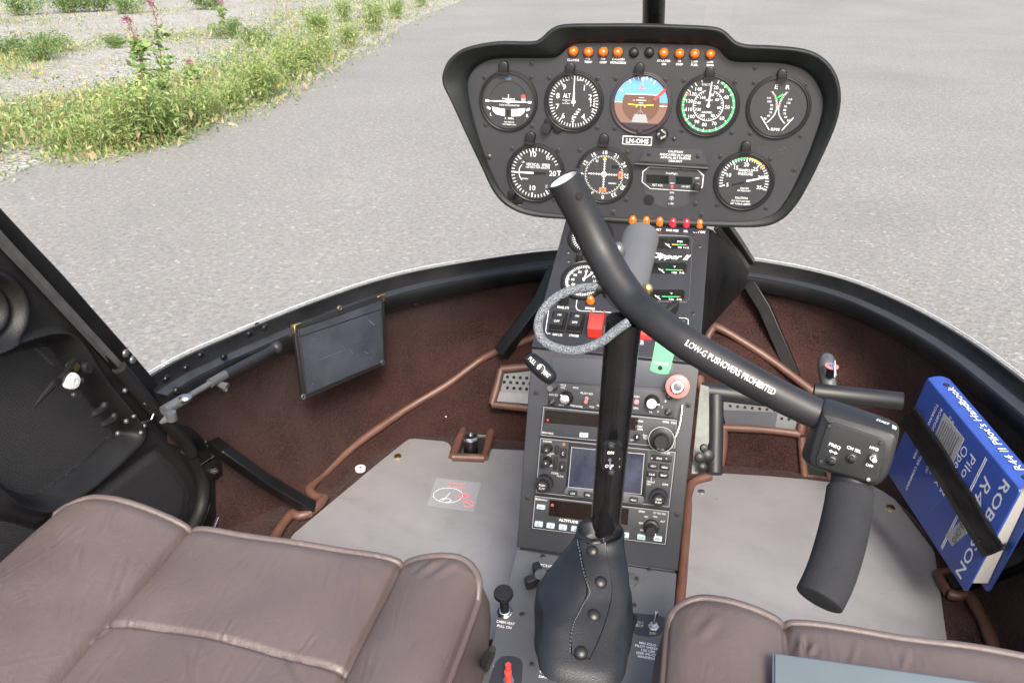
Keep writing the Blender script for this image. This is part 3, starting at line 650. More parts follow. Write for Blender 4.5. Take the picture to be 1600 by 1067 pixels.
dp = lambda x, y, h=0: at_p(x, y, DD.o+DD.n*h, DD.n)
mb = MB('grey_metal'); mb.tube([dp(x, y, .010) for x, y in c2([(-60, 304), (0, 373), (60, 437), (120, 502), (184, 571)], 4)], .006, 4, flat=.6); mb.build('seal_strip', door)
mb = MB('rubber_dark'); mb.tube(catmull([dp(x, y, .012) for x, y in [(186, 574), (220, 615), (255, 655), (288, 690), (300, 708)]], 4), .0095, 12); mb.build('door_seal', door)
mb = MB('rubber_dark'); mb.tube(catmull([dp(x, y, .006) for x, y in [(290, 700), (312, 735), (318, 765), (314, 795), (300, 825), (285, 850)]], 5), .010, 12); mb.build('door_seal', door)
mb = MB('chrome'); mb.tube(catmull([at_p(x, y, DF.o+DF.n*.001, DF.n) for x, y in [(345, 735), (348, 760), (347, 785), (340, 810), (330, 835)]], 4), .0016, 6); mb.build('door_edge', dfm)
mb = MB('latch_dark')
mb.prism(DD.at(108, 572, .006), rrect(.020, .016, .005), -.003, .003); mb.tube([dp(114, 566, .008), dp(104, 582, .010), dp(92, 596, .010)], [.006, .0085, .0085], 10, flat=.5)
mb.tube([dp(55, 545, .002), dp(82, 570, .006)], .002, 6); mb.use('brass'); mb.cyl(DD.at(106, 572, .006), .0055, 0, .006, 14); mb.use('latch_dark'); mb.cyl(DD.at(122, 573, .008), .007, -.004, .008, 10)
mb.tube([dp(82, 602, .008), dp(66, 620, .008), dp(52, 637, .008)], [.0075, .005, .0015], 8, flat=.6)
lt = mb.build('latch_lever', door)
mb = MB('nylon_white'); mb.lathe(DD.at(94, 593, .010), [(.0095, 0), (.0102, .003), (.0102, .008), (.0085, .0105), (.0035, .011), (.003, .008), (.001, .008)], 24); mb.build('latch_roller', door)
for P in ([(164, 628), (160, 638), (150, 645), (144, 648)], [(179, 645), (176, 654), (166, 661), (160, 663)]):
    mb = MB('latch_dark'); mb.tube(catmull([dp(x, y, .004) for x, y in P], 3), [.003, .0045, .005, .005, .005, .005, .005, .0045, .004, .003], 8); mb.build('latch_hook', door)
mb = MB('steel'); mb.tube([dp(x, y, .016) for x, y in [(225, 630), (238, 637), (240, 646), (236, 656), (222, 660)]], .0012, 6); mb.build('latch_wire', door)
for x, y in ((209, 650), (225, 665), (220, 676), (197, 658), (115, 616), (126, 594), (184, 677), (195, 610)): rivet(door, dp(x, y, .004), DD.n, .0035, 'grey_metal')
mb = MB('frame_black'); hp = [(312, 727), (345, 705), (350, 707), (358, 727), (356, 736), (322, 750)]; mb.prism(DF.M, DF.pts(hp), .004, .007, .001); mb.use('chrome'); mb.cyl(DF.at(326, 734, .006), .0058, 0, .005, 6); mb.cyl(DF.at(326, 734, .006), .003, 0, .009, 8); mb.use('grey_metal'); mb.cyl(DF.at(343, 715, .006), .0035, 0, .003, 10); mb.cyl(DF.at(352, 736, .0), .0045, 0, .004, 10); mb.build('door_hinge', door)
mb = MB('chrome'); mb.tube([at_p(x, y, DF.o+DF.n*.0072, DF.n) for x, y in [(313, 726), (346, 704.5), (351, 707), (358, 727)]], .0006, 5); mb.build('hinge_edge', door)
# gas strut between door and nose frame
s0, s1, s2, s3 = at_d(256, 642, 1.10), at_d(288, 623, 1.13), at_d(328, 599, 1.165), at_d(352, 585, 1.19); s4 = at_d(432, 543, 1.275)
mb = MB('grey_metal'); mb.tube([s0, s1], .0075, 14); mb.tube([s1, s2], .0042, 12); mb.tube([s2, s3], .0065, 14); mb.use('tube_black'); mb.tube([s3, s4], .0068, 14); mb.sph(Matrix.Translation(s4), .010); mb.use('steel'); mb.sph(Matrix.Translation(at_d(290, 622, 1.115)), .0085, .6)
mb.use('grey_metal'); mb.tube([at_d(266, 651, 1.10), at_d(250, 661, 1.09)], [.008, .002], 6); mb.cyl(Matrix.Translation(at_d(268, 650, 1.095)), .007, -.006, .006, 10); mb.tube([at_d(340, 599, 1.18), at_d(355, 605, 1.18)], [.004, .007], 8); mb.tube([at_d(352, 600, 1.18), at_d(352, 611, 1.18)], .003, 6)
gs = mb.build('gas_strut', heli)
# ================================================================ INSTRUMENT PANEL
PF = tilt_frame((-.074, 1.113, EYE-.207), R(3.77))
pairs = [((694, 130), (731, 133)), ((697, 108), (737, 114)), ((708, 92), (750, 101)), ((730, 78.5), (770, 93)), ((775, 70), (800, 91)), ((828, 70), (858, 91)), ((846, 64), (874, 87)), ((862, 50), (888, 74)), ((882, 43), (902, 68.5)), ((940, 42), (945, 67.5)), ((1000, 42), (1003, 68)), ((1060, 44), (1062, 70)), ((1112, 47), (1104, 71)), ((1131, 54), (1122, 77)), ((1146, 68), (1134, 90)), ((1166, 75), (1150, 97)), ((1210, 77), (1195, 98)), ((1255, 82), (1230, 101)), ((1283, 94), (1258, 111)), ((1302, 117), (1276, 130)), ((1310, 150), (1286, 158)), ((1304, 190), (1281, 190)), ((1283, 240), (1262, 243)), ((1257, 292), (1240, 291)), ((1238, 322), (1224, 318)), ((1215, 343), (1207, 335)), ((1180, 351.5), (1172, 345)), ((1100, 350), (1100, 344.5)), ((1000, 346), (1000, 341)), ((900, 340), (900, 336)), ((835, 335), (838, 330)), ((798, 322), (808, 320)), ((775, 300), (787, 303)), ((756, 262), (768, 268)), ((733, 214), (750, 220)), ((708, 160), (736, 168))]
LIP = .024

def lip_h(y): return LIP*(1-.86*max(0, min(1, (y-150)/190)))
PQ = catmull([(*PF.px(*p[0], lip_h(p[0][1])), lip_h(p[0][1])) for p in pairs], 4, True); po = [Vector((p.x, p.y, 0)) for p in PQ]; LH = [p.z/LIP for p in PQ]; pi_ = catmull([(*PF.px(*p[1]), 0) for p in pairs], 4, True)
panel = thing('instrument_panel', 'black helicopter instrument panel with flared hood standing above the console', 'instrument panel', PF.M @ Vector((0, -.15, -.02)))
mb = MB('panel_black'); mb.prism(PF.M, offset_poly(pi_, -.003), -.012, 0); mb.build('panel_face', panel)
off = offset_poly(po, -.0035); back = offset_poly(po, .02)
f3 = lambda P, h: [(p.x, p.y, h*k if h > 0 else h) for p, k in zip(P, LH)]
mixp = lambda t, bulge=0: [a_.lerp(b2, t) for a_, b2 in zip(pi_, po)]
def ring_h(t, h): return f3(mixp(t), h)
mb = MB('hood_black')
mb.rings([ring_h(0, .0003), ring_h(.06, .006), ring_h(.30, .013), ring_h(.65, .018), ring_h(.92, LIP-.001), ring_h(1, LIP), f3(offset_poly(po, -.0018), LIP-.0005), f3(off, LIP-.004), f3(off, LIP-.012), f3(offset_poly(po, .004), -.02), f3(back, -.13), f3(offset_poly(po, .06), -.17)], PF.M, cap0=False)
mb.build('glare_hood', panel, smooth=60)
def lamp(fr_, x, y, rpx, m_, parent, dome=1.0, name='warning_light'):
    M_ = fr_.at(x, y); r_ = rpx*fr_.sx(x, y); mb = MB(m_)
    mb.lathe(M_, [(r_*.92, 0), (r_*1.0, r_*.25), (r_*1.02, r_*.5*dome), (r_*.9, r_*.62*dome), (r_*.86, r_*.8*dome), (r_*.62, r_*1.12*dome), (r_*.3, r_*1.26*dome), (r_*.02, r_*1.3*dome)], 20)
    o = mb.build(name, parent, smooth=50); mb = MB('bezel_black'); mb.lathe(M_, [(r_*1.16, 0), (r_*1.16, r_*.14), (r_*.98, r_*.2), (r_*.97, 0)], 20, cap1=False); mb.build('bezel', o)
    return o
for x, y in ((896, 81), (919.5, 82), (942.5, 82), (965.5, 82.5), (1037, 83.5), (1061.5, 84.5), (1085.3, 85), (1110, 85.3)): lamp(PF, x, y, 7.6, 'lens_amber', panel)
for x in (990.5, 1014.5):
    mb = MB('knob_black'); r_ = 8*PF.sx(x, 82); mb.lathe(PF.at(x, 82.5), [(r_, 0), (r_, .001), (r_*.9, .003), (r_*.5, .005), (r_*.02, .0055)], 20); mb.build('blank_plug', panel, smooth=60)
pl = MB('white_paint')
for s_, x, y, wd in [('CLUTCH', 895.5, 94.3, 18), ('MR', 919, 91.8, 7), ('TEMP', 919, 97.3, 12), ('MR', 942.5, 92.3, 7), ('CHIP', 942.5, 97.8, 11), ('CARBON', 966, 93, 19), ('MONOXIDE', 966, 98.4, 24), ('STARTER', 1037.3, 95.5, 21), ('ON', 1037.3, 100.6, 7), ('TR', 1061.5, 96, 6), ('CHIP', 1061.5, 101, 11), ('LOW', 1085.3, 96.6, 10), ('FUEL', 1085.3, 101.8, 11), ('LOW', 1109.5, 97.3, 10), ('RPM', 1109.5, 102.5, 10)]: T(pl, PF, s_, x, y, 3.4, width=wd, bold=.012)
pl.build('lettering', panel)
rp_ = MB('white_paint'); rp_.prism(PF.at(995.5, 220), rrect(46*PF.sx(995, 220), 13.4*PF.sy(995, 220), .0006), 0, .0008); rp_.use('placard_black'); rp_.prism(PF.at(995.5, 220), rrect(43.6*PF.sx(995, 220), 11*PF.sy(995, 220), .0004), 0, .0012)
T(rp_, PF, 'LN-OHS', 996, 220.3, 7, width=35, h=.0016, bold=.02); rp_.build('registration_placard', panel)
cp = MB('panel_plate'); cp.prism(PF.M, PF.pts([(1008, 231.5), (1096, 233), (1106, 257), (1000, 252)]), 0, .0012); cp.use('placard_black'); cp.prism(PF.M, PF.pts([(1024, 232.5), (1084, 233.8), (1082, 256), (1024, 253.5)]), 0, .0016)
for s_, y, wd in (('CAUTION', 237, 23), ('INDICATED ALT LAGS', 242.2, 48), ('ACTUAL ALT DURING', 246.7, 47), ('DESCENT', 251.6, 21)): T(cp, PF, s_, 1055.5, y, 3.2, width=wd, h=.002, bold=.012)
ca = cp.build('caution_placard', panel)
for x, y in ((1014.5, 240.5), (1090.5, 244)): screw(PF, x, y, 3.6, ca, .0012)
mb = MB('bezel_black'); mb.tube([PF.M @ Vector((*PF.px(x, y), .006)) for x, y in ((992, 255), (1106, 262))], .0026, 8); mb.build('light_bar', panel)
for x, y in [(831, 99), (1180, 106), (764, 245.5), (1241, 265.5), (810, 322), (1096, 336), (958, 332), (1086.5, 318), (1088, 318)][:8]: screw(PF, x, y, 4.2, panel)
def post_light(x, y, tx, ty):
    """little hooded lamp that leans over a dial"""
    M_ = PF.at(x, y, 0, math.atan2(-(tx-x), -(ty-y)) if 0 else -math.atan2(tx-x, ty-y)); k = PF.sx(x, y); mb = MB('bezel_black')
    sh = [(7.4*k*math.cos(R(a_)), 7.4*k*math.sin(R(a_))+2.5*k) for a_ in range(0, 181, 15)]+[(-7.4*k, -7*k), (7.4*k, -7*k)]
    mb.prism(M_, sh, 0, .0085, .0015); mb.use('hole_black'); mb.box(M_ @ Matrix.Translation((0, -7.5*k, .0045)), 15.5*k, 3.2*k, .008); return mb.build('post_light', panel)
for x, y, tx, ty in ((788, 106, 790, 150), (891.5, 108, 896, 150), (999.5, 108, 1003, 150), (1109, 114, 1107, 150), (1221.5, 117.5, 1216, 150), (829.5, 215, 836, 250), (944, 218.5, 945, 250), (1165.5, 229.5, 1163, 260)): post_light(x, y, tx, ty)
scr = MB('grey_metal')
for k in range(26): x = random.uniform(1186, 1236); y = random.uniform(229, 241); scr.bar(PF.at(x, y), (0, 0), (random.uniform(-.003, .004), random.uniform(-.001, .001)), .0004, .0002, .0005)
scr.build('paint_scuff', panel)
# ---------------------------------------------------------------- gauges
class Gauge:
    def __init__(s, label, fr_, cx, cy, rpx, ratio=.865, screws=(), bez='bezel_black', k=1.0, dial='dial_black', ring=True):
        s.fr = fr_; s.cx, s.cy = cx, cy; s.R = rpx*fr_.sx(cx, cy); s.k = k; s.d = s.R*ratio
        a_, b2 = fr_.px(cx, cy); s.M = fr_.M @ Matrix.Translation((a_, b2, 0)) @ Matrix.Diagonal((1, k, 1, 1))
        s.root = thing('gauge', label, 'gauge', s.M.translation)
        mb = MB(bez); Rr = s.R; mb.lathe(s.M, [(Rr, 0), (Rr, .0022), (Rr*.985, .0034), (Rr*.955, .0036), (Rr*.93, .0028), (Rr*.915, .0030), (Rr*.89, .0030), (s.d, .0006)], 56, cap1=False); mb.build('bezel', s.root, smooth=30)
        s.f = MB(dial); s.f.lathe(s.M, [(s.d*1.02, .0005), (s.d*.3, .0005), (.0001, .0005)], 48)
        for x, y in screws: screw(fr_, x, y, 3.8, s.root)
    def P(s, r_, ang): return (s.d*r_*math.sin(R(ang)), s.d*r_*math.cos(R(ang)))
    def tick(s, ang, r0, r1, w_, m_='white_paint', h=.0009): s.f.use(m_); s.f.bar(s.M, s.P(r0, ang), s.P(r1, ang), w_*s.d, .0005, h)
    def arc(s, r0, r1, a0, a1, m_, h=.0008): s.f.use(m_); s.f.arc(s.M, r0*s.d, r1*s.d, a0, a1, .0005, h, max(4, int(abs(a1-a0)/5)))
    def t(s, st, dx, dy, cap, width=None, m_='white_paint', rot=0, bold=.002):
        s.f.use(m_); kx = s.fr.sx(s.cx, s.cy); ky = s.fr.sy(s.cx, s.cy)/s.k; s.f.text(s.M @ Matrix.Translation((dx*kx, -dy*ky, 0)), st, cap*ky, .0010, 'C', width*kx if width else None, rot, bold)
    def tp(s, st, ang, r_, cap, m_='white_paint', rot=0, bold=.002): x, y = s.P(r_, ang); s.f.use(m_); s.f.text(s.M @ Matrix.Translation((x, y, 0)), st, cap*s.d, .0010, 'C', None, rot, bold)
    def bar(s, dx0, dy0, dx1, dy1, w_, m_='white_paint', h=.0010, w2=None):
        kx = s.fr.sx(s.cx, s.cy); ky = s.fr.sy(s.cx, s.cy)/s.k; s.f.use(m_); s.f.bar(s.M, (dx0*kx, -dy0*ky), (dx1*kx, -dy1*ky), w_*kx, .0005, h, w2*kx if w2 is not None else None)
    def poly(s, pts, m_, h=.0010):
        kx = s.fr.sx(s.cx, s.cy); ky = s.fr.sy(s.cx, s.cy)/s.k; s.f.use(m_); s.f.prism(s.M, [(x*kx, -y*ky) for x, y in pts], .0005, h)
    def needle(s, ang, r0, r1, w0, w1, m_='white_paint', h=.0022, hub=.07, name='needle', hubm='white_paint'):
        mb = MB(m_); mb.bar(s.M, s.P(r0, ang), s.P(r1, ang), w0*s.d, h-.0006, h, w1*s.d)
        if hub: mb.use(hubm); mb.cyl(s.M, hub*s.d, h-.0008, h+.0006, 18)
        return mb.build(name, s.root)
    def knob(s, dx, dy, rpx, h=.012, m_='knob_black'):
        k_ = s.fr.sx(s.cx, s.cy); mb = MB(m_); M_ = s.fr.at(s.cx+dx, s.cy+dy); r_ = rpx*k_
        mb.lathe(M_, [(r_*1.0, 0), (r_*1.0, h*.8), (r_*.9, h), (r_*.02, h*1.02)], 20); return mb.build('knob', s.root)
    def ear(s, dx, dy, rpx, h=.0026):
        k_ = s.fr.sx(s.cx, s.cy); mb = MB('bezel_black'); mb.cyl(s.fr.at(s.cx+dx, s.cy+dy), rpx*k_, 0, h, 22, .0008); return mb.build('case_ear', s.root)
    def done(s): return s.f.build('dial_face', s.root, recalc=True)
# turn coordinator
g = Gauge('turn coordinator dial with a white aeroplane symbol, upper left of the panel', PF, 794.5, 158.3, 45.5, .9, [(756.7, 120.8), (830.2, 120.8), (758.8, 195.3), (831.2, 197)])
g.arc(.685, .705, -75, 75, 'bezel_black')
g.t('ELEC', 0, -34.6, 3, 9, 'sky_blue')
g.poly([(-28.5, .3), (-4, -1.2), (4, -1.2), (28.5, .3), (28.5, 1.3), (5, 2), (-5, 2), (-28.5, 1.3)], 'white_paint'); g.poly([(-4.5, -.5), (-3, -3.6), (0, -4.6), (3, -3.6), (4.5, -.5), (3.2, 2.6), (0, 4), (-3.2, 2.6)], 'white_paint', .0012); g.bar(-9.5, -3.6, 10, -3.6, 1.1); g.bar(0, -4, .2, -10.5, 1.1)
for sx_ in (-1, 1): g.bar(sx_*30, .6, sx_*36, .6, 3.2, 'white_paint'); g.bar(sx_*28, 13.4, sx_*33.5, 10.6, 3.2)
g.poly([(19.5, -9), (22, -11), (26, -10.5), (26.8, -6), (20, -6)], 'red_paint', .0013); g.poly([(20, -5.4), (26.6, -5.4), (27, 0), (20, 0)], 'grey_paint', .0012)
g.t('TURN COORDINATOR', 1.5, 6.4, 2.4, 32)
g.poly([(-25.5, 10), (-12, 12), (0, 12.8), (12, 12), (26.5, 10), (25, 17), (19, 22.5), (8, 23.5), (-8, 23.5), (-18, 21.5), (-24, 16.5)], 'white_paint', .0014); g.poly([(-5, 12.4), (5, 12.4), (5, 23.8), (-5, 23.8)], 'dial_black', .0017); g.poly([(-2.6, 13.5), (2.6, 13.5), (2.6, 22.5), (-2.6, 22.5)], 'hole_black', .0019)
g.t('L', -27, 21.5, 5); g.t('R', 30, 21.5, 5); g.t('2  MIN.', 2, 27, 3.2, 15); g.t('NO PITCH', 1.5, 33, 2.2, 15); g.t('INFORMATION', 2, 36.8, 2.2, 21); g.done()
# altimeter
g = Gauge('altimeter marked ALT with both white hands straight up, second dial of the upper row', PF, 896.6, 159.3, 46.5, .865, [(858, 121.8), (934, 122.8), (932.7, 199.6)])
for k in range(50): g.tick(k*7.2, .83 if k % 5 else .78, .95, .022 if k % 5 else .032)
for n_ in range(1, 10):
    if n_ != 3: g.tp(str(n_), n_*36, .66, .20, bold=.004)
g.t('ALT', -11, -9.2, 7.2, 11.5); g.t('CALIBRATED', -11.5, -2, 1.6, 13); g.t('TO', -11.5, .4, 1.6, 3); g.t('20,000 FEET', -11.5, 3, 1.6, 13)
g.poly([(24.5, -7), (34.5, -7), (34.5, 8), (24.5, 8)], 'hole_black', .0009)
for k, s_ in enumerate(('2 9', '9 2', '3 0')): g.t(s_, 29, -4.2+4.4*k, 3.6, 8)
g.t('3', 29.5, 12.5, 5.2); g.t('100 FEET', 8.5, -33.5, 1.8, 9); g.t('FEET', -10.5, -33, 1.8, 6)
for k in range(4): g.bar(-2+k*4-1.5, 23-k*.4-5+k, 4+k*3.4, 13.5-4.6+k*5.2+4.5, 1.3) if 0 else g.bar(-1.5+3.3*k-.5*k, 23-3.8*k, 4.5+2.2*k, 23.5-3.8*k-(0 if k else -1), 2.0)
g.done(); g.needle(0, -.16, .88, .035, .035, hub=0, h=.0021); g.needle(1, .0, .42, .09, .05, hub=.08, h=.0030)
g.ear(-37, 31, 9); g.ear(-25, 41.5, 8); g.knob(-41.5, 40, 8)
# attitude indicator
g = Gauge('attitude indicator with blue sky and brown earth, in the middle of the upper row', PF, 1001.5, 162, 48.5, .86, [(962.2, 122.8), (1039.6, 125.3), (960.5, 200.8)], bez='case_purple', dial='earth_brown')
d_ = g.d; kx = g.fr.sx(g.cx, g.cy)
def chord(g_, y0, y1, r_=1.0, n=24):
    rr = r_*g_.d/kx; ys = [y0+(y1-y0)*i/n for i in range(n+1)]; L_ = [(-math.sqrt(max(.01, rr*rr-y*y)), y) for y in ys]; return L_+[(-x, y) for x, y in reversed(L_)]
g.poly(chord(g, -41, -2), 'sky_blue', .0008); rr = .70
g.poly(chord(g, -28.6, -14, rr), 'sky_blue', .0010); g.poly(chord(g, -13.4, 28.6, rr), 'attitude_brown', .0010)
g.bar(-25, -14, 25, -14, 1.0, 'white_paint', .0013); g.bar(-41, -1, -29, -1, 1.0); g.bar(29, 3, 41, 3, 1.0)
for a_, r0 in ((-60, .80), (-30, .84), (-20, .88), (-10, .88), (10, .88), (20, .88), (30, .84), (60, .8)): g.tick(a_, r0, .98, .03, h=.0013)
g.poly([(-3, -40), (3, -40), (0, -33)], 'white_paint', .0015); g.poly([(-2.5, -25), (2.5, -25), (0, -31)], 'orange_flag', .0016); g.bar(-6, -22.5, 6, -22.5, 1.1, 'orange_flag', .0016)
for y, hw, s_ in ((-9, 4, ''), (-5, 8, '10'), (-1, 3.4, ''), (2.4, 10, '20')):
    g.bar(-hw, y, hw, y, .8, 'white_paint', .0014)
    if s_: g.t(s_, -hw-3.4, y, 3); g.t(s_, hw+3.4, y, 3)
for sx_ in (-1, 1): g.bar(sx_*4, 2.8, sx_*20, 1.6, 1.5, 'yellow_paint', .0018); g.bar(sx_*4.6, 2.4, sx_*7, 6.0, 1.4, 'yellow_paint', .0018)
g.poly([(-1, 2), (1, 2), (1, 4), (-1, 4)], 'yellow_paint', .0018); g.bar(0, 4, 0, 30, .5, 'grey_paint', .0013); g.bar(0, 10, -13, 25, .5, 'grey_paint', .0013); g.bar(0, 10, 13, 25, .5, 'grey_paint', .0013)
g.bar(20, -6, 37, -24, 4.2, 'red_paint', .0022); g.poly([(-9, 17), (9, 17), (13, 30), (-13, 30)], 'grey_paint', .0012); g.poly(chord(g, 31, 41), 'case_purple', .0026)
g.done(); g.knob(-1, 41.5, 4.6, .006, 'case_purple')
M_ = PF.at(1035, 208); k_ = PF.sx(1035, 208); mb = MB('knob_black'); mb.lathe(M_, [(9.2*k_, 0), (9.2*k_, .010), (8.2*k_, .012), (.0001, .012)], 24); mb.use('white_paint')
for a_, s_ in ((60, 'PULL'), (300, 'CAGE'), (180, 'TO')): mb.text(M_ @ Matrix.Rotation(R(a_-90), 4, 'Z') @ Matrix.Translation((0, 5*k_, .0123)), s_, 2.8*k_, 0, 'C', 9*k_ if len(s_) > 2 else 4*k_)
mb.build('cage_knob', g.root)
mb = MB('screw_dark'); mb.sph(PF.at(1053.5, 217), 3.4*k_, .8, half=True); mb.build('adjuster', g.root)
# airspeed
g = Gauge('airspeed dial with a green band round its rim', PF, 1106.6, 165.4, 49.5, .875, [(1068.7, 125.9), (1148.5, 128.4), (1065.6, 204.3), (1143.2, 207.4)])
g.arc(.88, .955, 24, 300, 'green_paint'); kn = {20: 18, 30: 38, 40: 62, 50: 92, 60: 128, 70: 156, 80: 186, 90: 211, 100: 234, 110: 257, 120: 282, 130: 304, 140: 325}
for v_, a_ in kn.items(): g.tp(str(v_), a_, .69 if v_ < 100 else .70, .128, bold=0); g.tick(a_, .83, .96, .026, h=.0011)
av = list(kn.values())
for a_, b2 in zip(av, av[1:]): g.tick((a_+b2)/2, .87, .955, .022, h=.0011)
g.tick(296, .82, .98, .05, 'red_paint', .0012); g.tick(236, .9, .98, .04, 'red_paint', .0012); g.tick(340, .86, .95, .022); g.t('KNOTS', -5.5, -32.5, 4.2, 15)
g.arc(.535, .555, 15, 345, 'white_paint')
for k in range(34): g.tick(20+k*9.5, .475 if k % 2 else .45, .54, .016)
for s_, a_, r_ in (('20', 14, .40), ('40', 52, .36), ('60', 98, .40), ('80', 150, .40), ('100', 206, .40), ('120', 247, .37), ('140', 283, .38), ('160', 322, .36)): g.tp(s_, a_, r_, .10)
g.t('MPH', .5, -8.6, 3.6, 10); g.t('AIRSPEED', -1, 10.5, 3, 17); g.done(); g.needle(3, -.02, .86, .05, .045, hub=.065)
# dual tachometer
g = Gauge('dual engine and rotor RPM dial marked E and R, far upper right of the panel', PF, 1216.1, 168.2, 51, .87, [(1178.4, 129.4), (1258.9, 132.5), (1172.2, 208.4), (1251.2, 212.5)])
g.t('E', -7.2, -31.5, 6.6, 5); g.t('R', 10.6, -31.5, 6.6, 6)
for sx_ in (-1, 1):
    c_ = [(sx_*(-20), -25+9)] if 0 else []
    P_ = [(sx_*11-1, -24), (sx_*6-1, -17.5), (sx_*2-1, -8), (sx_*.8-1, 2), (sx_*3-1, 11), (sx_*8-1, 18.5), (sx_*13-1, 24)]
    for q0, q1 in zip(P_, P_[1:]): g.bar(*q0, *q1, .8)
    for i in range(26):
        t_ = i/25*(len(P_)-1); j = min(int(t_), len(P_)-2); f = t_-j; x = P_[j][0]+(P_[j+1][0]-P_[j][0])*f; y = P_[j][1]+(P_[j+1][1]-P_[j][1])*f; g.bar(x, y, x+sx_*2.2, y+.4, .45)
    for s_, x, y in (('110', 15, -14), ('100', 13.5, -8.6), ('90', 9.5, -3), ('80', 9, 2.6), ('70', 9.6, 8.2), ('60', 12, 13.4), ('50', 17, 18.4)): g.t(s_, sx_*x-1.5+(3 if sx_ > 0 else 0), y+(1 if sx_ > 0 else 0), 3.2)
    g.bar(*P_[1], P_[2][0], P_[2][1]-3, 1.6, 'green_paint', .0013); g.bar(P_[0][0]-sx_*2, P_[0][1]+4, P_[1][0], P_[1][1]+1.5, 1.6, 'red_paint', .0013); g.bar(P_[2][0], P_[2][1]+4, P_[2][0]+sx_*1.4, P_[2][1]+6, 1.4, 'red_paint', .0013)
g.bar(-3, -15, 5, -21, 2.2, 'green_paint', .0013); g.t('RPM', -.5, 34.5, 4.6, 13); g.done()
for sx_ in (-1, 1):
    mb = MB('white_paint'); kx = g.fr.sx(g.cx, g.cy); mb.bar(g.M, (sx_*25.5*kx, -15*kx), (sx_*10*kx, -36*kx), .0011, .0016, .0022); mb.build('needle', g.root)
# vertical speed
g = Gauge('vertical speed dial, lower left, partly behind the open tube end', PF, 837, 270.4, 45.3, .87, [(799.8, 232.3), (872.2, 235), (866, 312)])
for k in range(40):
    a_ = -90+(k-20)*8.2
    g.tick(a_, .84 if k % 5 else .78, .955, .024 if k % 5 else .045)
for s_, x, y, c_ in (('10', -4, -29, 8), ('10', -4, 23.5, 8), ('15', 19, -24, 4.6), ('15', 19, 20, 4.6), ('20', 26.5, -1, 8)): g.t(s_, x, y, c_)
for sx_ in (-4.6, 4.6): g.bar(33, sx_, 40, sx_, 1.4)
g.bar(36.5, -4, 36.5, 4, 1.2); g.t('VERTICAL  SPEED', 3.6, -13, 4.4, 37); g.t('100 FEET PER MINUTE', 3.4, -8.6, 2.9, 37); g.t('UP', -19.5, -16, 2.6, 4.5); g.t('DOWN', -16.5, 9.8, 2.6, 9.5)
for y0, y1 in ((-1.5, -12), (1.5, 12)): g.bar(-26, y0, -25, y1*.55, .9); g.bar(-25, y1*.55, -21.5, y1, .9)
g.poly([(-4, -2.2), (16, -1.4), (16, 1.4), (-4, 2.2)], 'bezel_black', .0012); g.done(); g.needle(-90, .08, .86, .07, .05, hub=0); mb = MB('bezel_black'); mb.cyl(g.M, .05*g.d, 0, .003, 16); mb.build('needle_hub', g.root); g.ear(-34, 33, 10); g.ear(-27, 39, 10)
# heading / course dial
g = Gauge('compass course dial with red flags and white crosshair, lower row beside the open tube end', PF, 943.8, 273.4, 45, .9, [(906.1, 235), (980.3, 237.9), (978.3, 311.7)])
for k, s_ in enumerate(('18', '21', '24', '27', '30', '33', '0', '3', '6', '9', '12', '15')): g.tp(s_, k*30, .86, .15, rot=R(-k*30))
for k in range(72): g.tick(k*5, .70 if k % 2 else .67, .745, .016)
for a_, b2 in (((0, -24), (0, 20)), ((-25, -1), (19, -1))): g.bar(*a_, *b2, .9, 'white_paint', .0012)
for k in range(-5, 6):
    if k: g.bar(-1.8, k*4-1, 1.8, k*4-1, .6); g.bar(k*4, -2.6, k*4, .8, .6)
kx_ = g.fr.sx(g.cx, g.cy); g.f.use('white_paint'); g.f.arc(g.M @ Matrix.Translation((0, kx_, 0)), 3.4*kx_, 4.2*kx_, 0, 360, 0, .0016)
g.poly([(-3, -23.5), (3, -23.5), (0, -29)], 'yellow_paint', .0014)
for cx_, cy_, w_, h_ in ((25.5, -1.2, 5.4, 11), (-.8, 23.2, 11, 6)):
    g.poly([(cx_-w_/2, cy_-h_/2), (cx_+w_/2, cy_-h_/2), (cx_+w_/2, cy_+h_/2), (cx_-w_/2, cy_+h_/2)], 'orange_flag', .0013); g.poly([(cx_-w_/4, cy_-h_/4), (cx_+w_/4, cy_-h_/4), (cx_+w_/4, cy_+h_/4), (cx_-w_/4, cy_+h_/4)], 'red_paint', .0015)
g.poly([(11, -16), (21.5, -16), (21.5, -10.5), (11, -10.5)], 'hole_black', .0010); g.t('GARMIN', 13.6, 12.4, 2.2, 12); g.poly([(-14, -23), (-10, -23), (-10, -19), (-14, -19)], 'grey_paint', .0009); g.t('NAV', -12, -14.5, 2, 7, 'grey_metal'); g.t('VLOC', -12, -8.5, 2, 9, 'grey_metal'); g.done()
